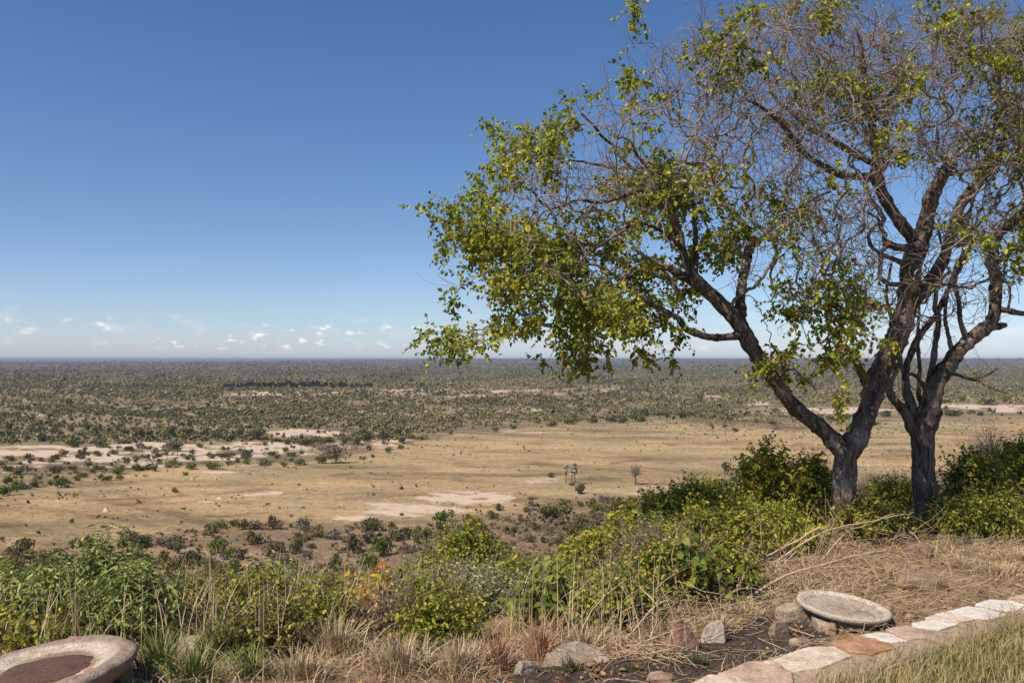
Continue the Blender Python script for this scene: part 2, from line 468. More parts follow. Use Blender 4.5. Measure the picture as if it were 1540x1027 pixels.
def ring_tube(mb, pts, r, k, rough, rg, caps=True):
    """limb with an uneven outline"""
    paths = np.asarray(pts)[None]; V, Q = sweep(paths, np.ones((1, len(pts))), k)
    V = V.reshape(len(pts), k, 3); c = np.asarray(pts)[:, None]
    bend = 1; d = V - c; ph = np.arange(k) / k * 2 * PI
    s = np.r_[0, np.cumsum(np.linalg.norm(np.diff(pts, axis=0), axis=1))][:, None]
    u = rg.uniform(0, 50)
    n = 1 + rough * (1.6 * (vnoise(np.cos(ph)[None] * 1.3 + u + s * 2.0, np.sin(ph)[None] * 1.3 + s * 3, 1) - .5) + .9 * (vnoise(np.cos(ph)[None] * 4 + u, np.sin(ph)[None] * 4 + s * 14, 2) - .5) + .35 * (vnoise(np.cos(ph)[None] * 9 + u, np.sin(ph)[None] * 9 + s * 40, 3) - .5))
    V = c + d * n[..., None] * np.asarray(r)[:, None, None]
    T = []
    V = V.reshape(-1, 3)
    if caps:
        V = np.vstack([V, pts[-1] + (np.asarray(pts[-1]) - pts[-2]) * .3]); b = (len(pts) - 1) * k; e = len(V) - 1
        T = [[b + i, b + (i + 1) % k, e] for i in range(k)]
    mb.add(V, Q, np.array(T, int) if len(T) else None)

def hero_tree(name, label, Y0, trunk, limbs, blobs, bare, nleaf, nbare, seed, group=None, Zdep=1.25, extra_tw=1.3):
    rg = np.random.default_rng(seed)
    def P3(p): return np.r_[at(p[0], p[1], Y0 + p[2]), p[3] * .93 / F * (Y0 + p[2])]
    tr = catmull([P3(p) for p in trunk], .035); root = tr[0][:3].copy()
    e = empty(name, root, label, 'tree', group)
    sk = Skel(tr[0][:3]); sk.r[0] = tr[0][3]
    sk.chain(0, tr[1:, :3], True, tr[1:, 3])
    mb = MB(); pts = tr[:, :3] + rg.normal(0, .002, tr[:, :3].shape)
    rr = tr[:, 3] * (1 + .3 * np.exp(-(tr[:, 2] - tr[0, 2]) / .12))   # flare at the foot
    ring_tube(mb, pts, rr, 28, .22, rg); obj('trunk', mb.data('trunk', True, root), M_BARK, e)
    for L in limbs:
        q = catmull([P3(p) for p in L['p']], .03); P = sk.arr()
        j = int(np.linalg.norm(P - q[0][:3], axis=1).argmin())
        a = P[j]; q = np.vstack([np.r_[a, q[0][3]], q[1:]])
        n = len(q)
        jit = np.cumsum(rg.normal(0, .0028, (n, 3)), axis=0); q[:, :3] += jit - jit[0]
        sk.chain(j, q[1:, :3], True, q[1:, 3])
        mb = MB(); k = 20 if q[:, 3].max() > .03 else 10
        ring_tube(mb, q[:, :3], q[:, 3] * (1 + .16 * (fbm(np.arange(n) * .12 + rg.uniform(0, 99), np.zeros(n), 3, 5) - .5) + .16 * (fbm(np.arange(n) * .45, np.zeros(n) + 7, 2, 6) > .66)), k, .2 if k == 20 else .12, rg)
        lo = obj('limb', mb.data('limb', True, root), M_BARK, e)
        if L.get('cut'):
            c = q[-1, :3]; dd = norm(q[-1, :3] - q[-3, :3]); mc = MB()
            s = np.stack([c - dd * .012, c + dd * .004, c + dd * .010]); ring_tube(mc, s, np.array([.9, 1.0, .8]) * q[-1, 3] * 1.02, 16, .25, rg)
            obj('cut_end', mc.data('cut_end', False, root), M_CUT, e)
    n_locked = len(sk.P)
    # crown targets -------------------------------------------------------
    def sample(bl, n, dz):
        A = np.array([b[2] * b[3] * (b[4] if len(b) > 4 else 1) for b in bl], float); A /= A.sum()
        ii = rg.choice(len(bl), n, p=A); out = []
        for i in ii:
            b = bl[i]; a = rg.uniform(0, 2 * PI); q = math.sqrt(rg.uniform(0, 1)); dy = b[5] if len(b) > 5 else rg.normal(0, dz * .55)
            if len(b) > 5: dy = dy + rg.normal(0, .22)
            Y = Y0 + dy; p = at(b[0], b[1], Y0); s = Y0 / F
            x = p[0] + math.cos(a) * q * b[2] * s; z = p[2] + math.sin(a) * q * b[3] * s
            # keep the outline from the eye
            out.append([x * Y / Y0, Y, EYE + (z - EYE) * Y / Y0])
        return np.array(out)
    CL = sample(blobs, nleaf // 4, Zdep); TL = CL[np.arange(nleaf) % len(CL)] + rg.normal(0, .10, (nleaf, 3)) * [1, 1, .8]; TB = sample(bare, nbare, Zdep * 1.1)
    T = np.vstack([TL, TB]); tips = sk.grow(T, rg, .055, .22, .22, .12)
    r = sk.radii(.0030, 2.05); ids = np.arange(n_locked, len(sk.P))
    r[ids] = np.minimum(r[ids], .024)
    mb_b = MB(); sk.mesh(mb_b, r, True)
    P = sk.arr(); D = np.array(sk.D)
    # bare twigs: long curling arcs all through the crown, fine upright sprays on top
    cand = ids[r[ids] < .012]
    near_b = cand[((np.linalg.norm(P[cand][:, None] - TB[None, ::3], axis=2)).min(1) < .28)]
    def add_tw(c, n, L, curl, up, r0):
        j = rg.choice(c, n); d = norm(D[j] * .5 + rg.normal(0, .8, (n, 3)) + [0, 0, up])
        tp = twigs(P[j], d, L * rg.uniform(.5, 1.5, n), rg, 8, curl, 0)
        V, Q = sweep(tp, np.linspace(r0, r0 * .5, 8)[None].repeat(n, 0) * rg.uniform(.7, 1.4, n)[:, None], 3); mb_b.add(V, Q)
        return tp
    nb = int(nbare * extra_tw)
    tp = add_tw(near_b, nb, .36, 1.5, .1, .0036)
    k = rg.integers(3, 8, nb); st = tp[np.arange(nb), k]
    tp2 = twigs(st, norm(tp[:, -1] - tp[:, 2] + rg.normal(0, .25, (nb, 3))), .2 * rg.uniform(.5, 1.5, nb), rg, 6, 1.5, -.1)
    V, Q = sweep(tp2, np.linspace(.0023, .0012, 6)[None].repeat(nb, 0), 3); mb_b.add(V, Q)
    add_tw(cand, int(nb * .35), .24, 1.6, .1, .0026)
    obj('branches', mb_b.data('branches', True, root), M_TWIG, e)
    # leafy twigs
    mt = MB(); ml = MB(); n = int(nleaf * 3.7); j = tips[rg.integers(0, nleaf, n)]
    leaf_twigs(mt, ml, P[j] + rg.normal(0, .01, (n, 3)), norm(D[j] * .5 + rg.normal(0, .7, (n, 3)) + [0, 0, -.15]), .20 * rg.uniform(.5, 1.4, n), rg, 10, .042, .80, 'oval', tree_leaf_tint, .0016, 1.0, .5, .15, .15, .3, 3, .7)
    n2 = int(nbare * .35); j = rg.choice(near_b, n2)
    leaf_twigs(mt, ml, P[j], rg.normal(0, 1, (n2, 3)), .16 * rg.uniform(.5, 1.3, n2), rg, 4, .034, .6, 'oval', tree_leaf_tint, .0014, 1.2, .2, .2, .3)
    obj('leaf_twigs', mt.data('leaf_twigs', True, root), M_TWIG_DK, e)
    obj('foliage', ml.data('foliage', False, root), M_LEAF_TREE, e)
    print(name, 'nodes', len(sk.P), 'leaf quads', sum(len(q) for q in ml.Q))
    return e

T1_TRUNK = [(1274, 818, 0, 25), (1272, 790, 0, 21), (1268, 750, 0, 18), (1270, 715, 0, 17.5), (1271, 690, 0, 18), (1272, 668, 0, 18)]
T1_LIMBS = [
 dict(p=[(1268, 680, 0, 16), (1252, 660, 0, 13), (1236, 643, -.03, 12.5), (1215, 628, -.05, 12), (1192, 608, -.08, 11), (1172, 578, -.1, 10.5), (1150, 548, -.12, 11), (1135, 522, -.15, 12), (1120, 497, -.18, 13), (1108, 475, -.2, 12), (1085, 455, -.22, 10.5), (1062, 435, -.25, 9), (1044, 414, -.28, 8), (1035, 395, -.3, 7), (1028, 368, -.32, 6.5), (1017, 338, -.35, 6), (1008, 315, -.4, 5), (995, 285, -.45, 4), (978, 262, -.5, 3), (960, 240, -.5, 2.4), (955, 205, -.5, 2)]),
 dict(p=[(1276, 682, 0, 17), (1287, 655, .03, 16), (1298, 630, .05, 15.5), (1308, 603, .08, 16), (1319, 575, .1, 16.5), (1333, 548, .12, 17), (1350, 518, .12, 17.5), (1363, 488, .12, 17.5), (1371, 455, .12, 16.5), (1375, 420, .12, 15.5), (1379, 395, .12, 15), (1386, 372, .12, 14), (1396, 350, .1, 12), (1402, 325, .08, 11), (1408, 300, .05, 10), (1415, 280, .03, 9.5), (1425, 262, 0, 9), (1436, 247, 0, 9)], cut=1),
 dict(p=[(1385, 376, .12, 12), (1372, 360, .1, 9), (1358, 346, .06, 8.5), (1344, 328, .02, 8), (1331, 306, -.02, 8), (1321, 286, -.05, 8), (1315, 266, -.08, 8.5), (1319, 240, -.1, 7), (1314, 210, -.12, 6), (1311, 180, -.15, 5), (1302, 140, -.18, 4.5), (1297, 100, -.2, 4), (1290, 55, -.2, 3)]),
 dict(p=[(1316, 267, -.08, 6), (1293, 268, -.15, 5), (1264, 265, -.25, 5), (1240, 256, -.35, 5), (1222, 248, -.4, 4.4), (1205, 233, -.5, 4), (1186, 207, -.55, 4), (1168, 188, -.6, 3), (1140, 165, -.65, 2.4), (1110, 150, -.7, 2)]),
 dict(p=[(1317, 247, -.1, 6), (1300, 238, -.05, 5.5), (1283, 231, 0, 5.5), (1264, 222, .08, 5), (1245, 211, .15, 4.5), (1216, 195, .2, 4), (1190, 172, .25, 3.4), (1165, 150, .3, 2.8), (1150, 120, .35, 2.2)]),
 dict(p=[(1388, 372, .1, 9), (1368, 373, -.02, 7.5), (1350, 369, -.1, 6), (1338, 365, -.14, 6.5)], cut=1),
 dict(p=[(1372, 400, .1, 5), (1348, 392, 0, 4), (1325, 382, -.08, 3.4), (1308, 368, -.15, 3), (1305, 350, -.2, 2.8), (1318, 332, -.22, 2.2), (1300, 318, -.25, 1.8)]),
 dict(p=[(1372, 458, .14, 12), (1385, 436, .2, 10.5), (1400, 420, .25, 10), (1413, 404, .3, 9.5), (1422, 385, .32, 8.5), (1428, 360, .35, 7.5), (1435, 335, .38, 7.5), (1446, 308, .4, 8), (1460, 289, .42, 8), (1474, 273, .45, 7.5), (1488, 256, .5, 6.5), (1500, 232, .55, 5), (1513, 205, .6, 4), (1530, 170, .65, 3), (1545, 120, .7, 2.4)]),
 dict(p=[(1426, 262, 0, 4), (1448, 257, -.05, 3.4), (1475, 249, -.1, 3), (1522, 243, -.2, 2)]),
 dict(p=[(1058, 432, -.25, 8), (1040, 421, -.32, 7.5), (1022, 412, -.4, 7), (1004, 398, -.45, 6)], cut=1),
 dict(p=[(1072, 446, -.24, 7), (1052, 440, -.15, 6), (1036, 438, -.08, 5.5), (1019, 440, -.02, 4.5)], cut=1),
 dict(p=[(1046, 416, -.28, 5.5), (1047, 395, -.22, 4.5), (1047, 370, -.18, 4), (1046, 338, -.15, 3.6), (1044, 312, -.12, 3.2), (1040, 285, -.1, 2.5), (1050, 250, -.1, 2)]),
 dict(p=[(1114, 484, -.18, 10), (1113, 460, -.1, 8), (1119, 430, -.05, 7.5), (1123, 404, 0, 7), (1128, 380, .03, 6.5), (1134, 368, .05, 6.5), (1126, 352, .08, 5.5), (1116, 335, .12, 5), (1108, 322, .15, 4.5), (1095, 312, .18, 4), (1085, 297, .2, 3.6), (1077, 280, .25, 3.2), (1060, 262, .3, 2.8), (1035, 252, .3, 2.5), (1000, 257, .3, 2.4), (960, 262, .25, 2.2), (925, 260, .2, 2), (880, 250, .1, 1.8), (840, 246, 0, 1.5), (800, 256, 0, 1.2)]),
 dict(p=[(1133, 370, .05, 5), (1144, 360, .1, 4.4), (1156, 350, .15, 4), (1168, 335, .2, 3.5), (1199, 320, .3, 3), (1225, 300, .35, 2.4), (1250, 290, .4, 2)]),
 dict(p=[(1126, 503, -.15, 8), (1110, 505, -.22, 6), (1082, 508, -.3, 5.5), (1056, 505, -.38, 5.5), (1030, 494, -.45, 5), (1018, 477, -.5, 4.5), (988, 460, -.6, 3.6), (957, 437, -.7, 3), (928, 412, -.8, 2.5), (888, 390, -.9, 2.2), (865, 402, -1., 1.6)]),
 dict(p=[(1010, 318, -.38, 4), (985, 302, -.5, 3.6), (962, 286, -.6, 3.4), (936, 297, -.7, 3), (902, 303, -.8, 2.8), (872, 300, -.9, 2.4), (840, 312, -1.0, 2), (818, 320, -1.0, 1.6), (800, 350, -1.0, 1.3)]),
 dict(p=[(1030, 375, -.32, 3.5), (1000, 350, -.6, 3), (960, 335, -.8, 2.8), (915, 360, -.95, 2.4), (880, 388, -1.0, 2), (860, 410, -1, 1.5)]),
 dict(p=[(960, 262, .25, 2.4), (930, 235, .2, 2.4), (920, 218, .2, 2.4), (905, 207, .15, 2.4), (893, 190, .1, 2), (875, 175, .1, 1.5)]),
 dict(p=[(1313, 588, .08, 8), (1298, 570, .0, 7), (1290, 556, -.05, 6.5), (1280, 535, -.1, 4), (1262, 515, -.2, 3), (1240, 495, -.3, 2.2)]),
 dict(p=[(1168, 572, -.1, 2.5), (1185, 555, -.3, 2), (1200, 560, -.4, 1.6), (1225, 585, -.45, 1.4)]),
 dict(p=[(1160, 350, .15, 2.4), (1168, 385, -.05, 2.2), (1158, 412, -.1, 2), (1165, 440, -.15, 1.5)]),
]
T1_LEAF = [(700, 506, 40, 18), (675, 515, 16, 14), (682, 530, 8, 10), (725, 498, 30, 16), (700, 350, 42, 34), (695, 402, 16, 34), (745, 320, 40, 42), (790, 395, 80, 65, .85), (780, 455, 55, 40), (850, 470, 70, 48, .75), (880, 380, 80, 60, .75), (895, 480, 60, 40, .8), (880, 525, 30, 20), (765, 235, 28, 38), (735, 250, 14, 18), (815, 235, 40, 22), (850, 190, 22, 14), (900, 160, 30, 16, .5), (958, 150, 42, 24, .5), (970, 180, 22, 24, .5), (955, 225, 35, 18, .5), (1000, 300, 60, 45), (1030, 270, 45, 25), (945, 430, 60, 55), (985, 480, 48, 42, .8), (1035, 455, 30, 24, .6), (1065, 340, 42, 42), (1090, 60, 30, 22, .5), (975, 50, 20, 10), (988, 65, 14, 12), (960, 100, 12, 10, .5), (1100, 95, 24, 18, .5), (955, 540, 12, 12, .6), (968, 560, 12, 14, .15), (1235, 455, 62, 38, 1.2, -.45), (1265, 500, 52, 42, 1.2, -.45), (1200, 445, 30, 26, 1, -.4), (1160, 535, 20, 16, 1, -.3), (1180, 560, 12, 10, .8, -.3), (1245, 10, 45, 22, 1.1), (1235, 115, 36, 26, 1), (1340, 130, 62, 40, .8), (1290, 165, 40, 30, .9), (1365, 200, 44, 26, .9), (1420, 20, 50, 22, .9), (1205, 320, 45, 30, .9), (1175, 290, 30, 30, .4), (1220, 590, 30, 14, .5), (1285, 265, 25, 14, .7), (1215, 200, 40, 22, .3), (1095, 290, 30, 30, .4), (1030, 400, 24, 30, .7), (880, 300, 55, 20, .6), (1100, 360, 25, 40, .5), (1410, 440, 14, 28, .6, .2), (1300, 45, 40, 20, .5)]
T1_BARE = [(1050, 120, 75, 70), (1150, 120, 110, 80), (1250, 90, 110, 75), (1330, 80, 90, 70), (1150, 220, 110, 70), (1250, 190, 80, 70), (1190, 330, 90, 70), (1380, 180, 90, 80), (1290, 380, 55, 50), (1060, 230, 75, 55), (960, 270, 80, 40), (860, 280, 80, 40), (1400, 60, 90, 60), (1280, 310, 60, 40), (1230, 400, 60, 40, .8), (800, 320, 60, 40, .5), (1040, 60, 50, 25, .8), (1180, 30, 90, 25, .9), (1310, 440, 45, 60, .7), (1130, 420, 30, 30, .5), (920, 180, 50, 30, .5), (900, 420, 100, 60, .35)]
T2_TRUNK = [(1403, 838, 0, 30), (1400, 810, 0, 25), (1398, 785, 0, 24), (1394, 750, 0, 21), (1391, 715, 0, 18), (1389, 685, 0, 17), (1388, 655, 0, 18), (1389, 628, 0, 19)]
T2_LIMBS = [
 dict(p=[(1390, 640, 0, 18), (1397, 612, .0, 16), (1404, 588, .0, 14.5), (1417, 563, .02, 13), (1433, 541, .03, 12), (1453, 521, .05, 11), (1475, 502, .08, 10.5), (1493, 488, .1, 9.5), (1498, 468, .1, 9), (1498, 445, .1, 8.5), (1498, 420, .1, 8), (1496, 395, .1, 8), (1497, 369, .1, 7.5), (1512, 347, .08, 6.5), (1540, 324, .05, 6), (1570, 300, 0, 5), (1600, 260, 0, 4), (1620, 200, 0, 3)]),
 dict(p=[(1486, 494, .08, 7), (1503, 489, .1, 5), (1514, 487, .1, 3.5)], cut=1),
 dict(p=[(1500, 465, .1, 5), (1515, 467, .1, 4.5), (1540, 471, .1, 4), (1580, 468, .1, 3.4), (1620, 450, .1, 2.5)]),
 dict(p=[(1384, 662, 0, 13), (1371, 640, -.03, 9), (1359, 618, -.05, 8), (1343, 600, -.07, 7), (1337, 583, -.08, 6), (1345, 565, -.08, 5), (1352, 545, -.05, 4), (1345, 500, 0, 3), (1335, 450, .05, 2.4), (1340, 400, .1, 2)]),
 dict(p=[(1381, 650, .02, 10), (1372, 615, .05, 8), (1363, 580, .08, 6), (1364, 552, .1, 5), (1375, 521, .12, 4.5), (1393, 495, .14, 4.4), (1406, 478, .15, 4), (1417, 450, .18, 3.6), (1432, 425, .2, 3.2), (1445, 385, .25, 2.8), (1450, 340, .3, 2.4), (1465, 290, .3, 2)]),
 dict(p=[(1391, 622, .04, 8), (1393, 590, .06, 5), (1401, 552, .08, 5), (1406, 521, .1, 4.6), (1411, 481, .1, 4.2), (1406, 462, .1, 3.6), (1412, 430, .12, 3), (1420, 390, .12, 2.4), (1410, 340, .1, 2)]),
 dict(p=[(1386, 615, .1, 4), (1382, 585, .12, 3.4), (1382, 552, .12, 3), (1380, 501, .14, 2.6), (1382, 460, .15, 2.2), (1360, 420, .15, 1.6)]),
 dict(p=[(1433, 541, .03, 4), (1427, 506, .04, 3.2), (1424, 476, .05, 3), (1429, 438, .08, 2.8), (1440, 400, .1, 2.4), (1462, 350, .1, 2)]),
 dict(p=[(1456, 517, .05, 5), (1446, 484, .02, 3.6), (1441, 450, 0, 3.2), (1438, 415, -.02, 2.8), (1452, 380, 0, 2.4), (1470, 340, 0, 2)]),
 dict(p=[(1412, 570, -.03, 3), (1432, 562, -.15, 2.6), (1457, 571, -.25, 2.2), (1482, 566, -.35, 1.8), (1498, 556, -.4, 1.4)]),
 dict(p=[(1455, 570, -.25, 2), (1472, 575, -.3, 1.6), (1492, 584, -.4, 1.3), (1515, 592, -.45, 1)]),
 dict(p=[(1400, 600, -.03, 4), (1385, 575, -.1, 3), (1372, 565, -.12, 2.4), (1358, 572, -.15, 1.8)]),
 dict(p=[(1497, 400, .1, 4), (1512, 385, .1, 3.4), (1528, 375, .1, 3), (1550, 372, .1, 2.4), (1580, 360, .1, 2)]),
]
T2_LEAF = [(1500, 60, 40, 50, 1.1), (1535, 50, 30, 40), (1490, 195, 44, 44, 1.2), (1510, 110, 40, 34), (1530, 400, 20, 26), (1455, 345, 26, 20, .8), (1535, 255, 25, 30, .8), (1590, 100, 60, 70), (1640, 200, 80, 70), (1600, 320, 60, 60), (1680, 100, 70, 70), (1530, 330, 20, 26, .6), (1440, 120, 30, 30, .6), (1415, 15, 30, 20, .6)]
T2_BARE = [(1480, 60, 70, 60), (1520, 150, 60, 70), (1440, 220, 70, 50), (1500, 280, 55, 50), (1430, 380, 60, 60, .8), (1430, 460, 55, 40, .7), (1520, 420, 30, 40, .6), (1490, 570, 28, 16, .5, -.35), (1470, 570, 25, 12, .4, -.3), (1600, 180, 70, 90), (1650, 300, 60, 60), (1360, 460, 40, 50, .5), (1470, 330, 50, 40), (1345, 585, 18, 12, .4)]
def build_hero_trees():
    hero_tree('spreading_tree', 'forked tree, its long leafy left limb reaching out over the plain', 8.0, T1_TRUNK, T1_LIMBS, T1_LEAF, T1_BARE, 980, 1900, 11)
    hero_tree('spreading_tree', 'thicker trunked tree at right with thin upright stems rising from its fork', 8.45, T2_TRUNK, T2_LIMBS, T2_LEAF, T2_BARE, 330, 900, 12)
# ------------------------------------------------------------------ ground
def line(pts, x): return np.interp(x, [p[0] for p in pts], [p[1] for p in pts])
WOOD_EDGE = [(-400, 760), (0, 742), (90, 728), (160, 716), (270, 702), (340, 697), (470, 694), (560, 676), (640, 660), (740, 648), (860, 641), (1010, 631), (1100, 640), (1180, 648), (1260, 636), (1540, 628), (1900, 622)]
FOOT_EDGE = [(-400, 850), (0, 822), (150, 812), (300, 795), (480, 790), (640, 785), (760, 762), (900, 745), (1000, 738), (1100, 728), (1540, 712), (1900, 705)]
SANDS = [(700, 748, 80, 10, 1), (620, 768, 70, 9, 1), (520, 780, 55, 5, 1.1), (405, 741, 26, 3, 1), (380, 744, 16, 2, 1), (310, 754, 16, 2, .9), (560, 758, 45, 2.5, .8), (800, 722, 80, 6, .55), (980, 742, 60, 4, .6), (1000, 732, 60, 4, .5),
         (60, 678, 90, 9, 1.2), (60, 698, 60, 6, .9), (130, 690, 70, 9, 1), (240, 676, 110, 12, 1.1), (350, 673, 120, 10, 1.1), (180, 698, 90, 6, 1), (300, 688, 90, 6, 1), (420, 684, 60, 5, .8), (460, 652, 60, 8, 1), (540, 668, 60, 7, .9), (600, 662, 22, 4, 1), (430, 700, 80, 4, .5), (350, 710, 50, 3, .9), (780, 650, 60, 3, .7), (440, 592, 110, 6, .8), (700, 590, 160, 8, .7), (820, 588, 100, 8, .7), (790, 618, 50, 4, .9), (330, 600, 60, 4, .5), (100, 640, 80, 4, .4),
         (1260, 617, 90, 5, 1), (1480, 614, 90, 6, 1.1), (1400, 610, 60, 5, .8), (1150, 608, 30, 4, .8), (1290, 700, 60, 5, .4), (1120, 614, 60, 4, .5), (60, 706, 60, 4, .6), (560, 800, 60, 5, .35), (500, 868, 60, 7, .55), (90, 770, 10, 1.5, .5)]
BURNT_PX = [(700, 1040), (800, 1000), (880, 1000), (990, 985), (1080, 965), (1140, 935), (1180, 925), (1215, 925), (1240, 960), (1160, 985), (1080, 1010), (1010, 1040)]
def burnt_poly():
    return np.array([[(a - 770) / F * (EYE * F / (b - HOR)), EYE * F / (b - HOR)] for a, b in BURNT_PX])
def poly_dist(x, y, P):
    """signed distance to polygon, >0 inside"""
    x = x.ravel(); y = y.ravel(); ins = np.zeros(len(x), bool); dm = np.full(len(x), 1e9)
    n = len(P)
    for i in range(n):
        a = P[i]; b = P[(i + 1) % n]
        e = b - a; t = np.clip(((x - a[0]) * e[0] + (y - a[1]) * e[1]) / (e @ e), 0, 1)
        dm = np.minimum(dm, np.hypot(x - a[0] - t * e[0], y - a[1] - t * e[1]))
        c = ((a[1] > y) != (b[1] > y)) & (x < (b[0] - a[0]) * (y - a[1]) / (b[1] - a[1] + 1e-12) + a[0]); ins ^= c
    return np.where(ins, dm, -dm)
WALL_FRONT = [(-1, 2.2), (1.0, 4.0), (1.5, 4.28), (1.89, 4.50), (2.3, 4.79), (2.6, 5.02), (2.9, 5.23), (3.5, 5.64), (4.2, 6.10), (6, 7.2), (12, 11)]
def lawn(x, y): return line(WALL_FRONT, x) - y     # >0: on the lawn side
def ground_mats():
    t = NT('dry_ground'); g = t.geo()
    base = t.attr('zcol', 'Color'); sand = t.attr('sand'); burnt = t.attr('burnt'); near = t.attr('near')
    # plain: streaks and tufts at several sizes
    nA = t.noise(g, .035, 6, .6, (.55, 1.3, 1), .6); nB = t.noise(g, .42, 6, .78, (.8, 1, 1)); nC = t.noise(g, .009, 5, .6, (.5, 1.5, 1), 1.0)
    c = t.mix(1.0, base, t.ramp(nA, [(.3, (.6, .57, .54)), (.5, (1, 1, 1)), (.70, (1.22, 1.2, 1.15))]), 'MULTIPLY')
    c = t.mix(1.0, c, t.ramp(nB, [(.32, (.52, .52, .5)), (.5, (1, 1, 1)), (.66, (1.38, 1.35, 1.3))]), 'MULTIPLY')
    c = t.mix(1.0, c, t.ramp(nC, [(.32, (.72, .73, .68)), (.5, (1, 1, 1)), (.68, (1.14, 1.10, 1.07))]), 'MULTIPLY')
    mp = t.new('ShaderNodeMapping'); mp.inputs['Rotation'].default_value = (0, 0, R(38)); t.link(g, mp.inputs['Vector']); nH = t.noise(mp.outputs[0], .016, 7, .62, (.35, 1.8, 1), .8)
    c = t.mix(1.0, c, t.ramp(nH, [(.34, (.66, .62, .58)), (.47, (1, 1, 1)), (.66, (1.13, 1.12, 1.10))]), 'MULTIPLY')
    nG = t.noise(g, 1.6, 4, .7, (.7, 1, 1)); c = t.mix(1.0, c, t.ramp(nG, [(.34, (.66, .66, .64)), (.62, (1.22, 1.2, 1.18))]), 'MULTIPLY')
    s = t.rng(t.math('ADD', t.math('MULTIPLY', sand, .36), t.math('MULTIPLY', t.math('ADD', t.math('MULTIPLY', nA, .6), t.math('MULTIPLY', nB, .4)), 1.0)), .68, .86)
    s = t.math('MULTIPLY', s, t.rng(nB, .25, .45, .75, 1))
    c = t.mix(s, c, t.ramp(nB, [(.3, (.42, .32, .235)), (.7, (.58, .455, .345))]))
    # near ground
    nD = t.noise(g, 3.5, 6, .65); nE = t.noise(g, 40, 5, .7); nF = t.noise(g, 14, 4, .6)
    nc = t.ramp(nD, [(.28, (.13, .088, .058)), (.5, (.24, .17, .11)), (.72, (.37, .275, .185))])
    nc = t.mix(1.0, nc, t.ramp(nE, [(.3, (.6, .58, .55)), (.7, (1.3, 1.25, 1.2))]), 'MULTIPLY')
    bf = t.rng(t.math('ADD', burnt, t.math('MULTIPLY', t.math('SUBTRACT', nD, .5), .9)), .42, .62)
    bc = t.ramp(nE, [(.35, (.03, .023, .02)), (.58, (.085, .064, .052)), (.75, (.20, .15, .12))])
    bc = t.mix(t.rng(nF, .55, .72, 0, .6), bc, (.13, .08, .055))
    nc = t.mix(bf, nc, bc)
    c = t.mix(near, c, nc)
    nb = t.bump(nE, .7, .02); nb = t.bump(nF, .6, .04, nb)
    return t.finish(c, .95, nb, .1)
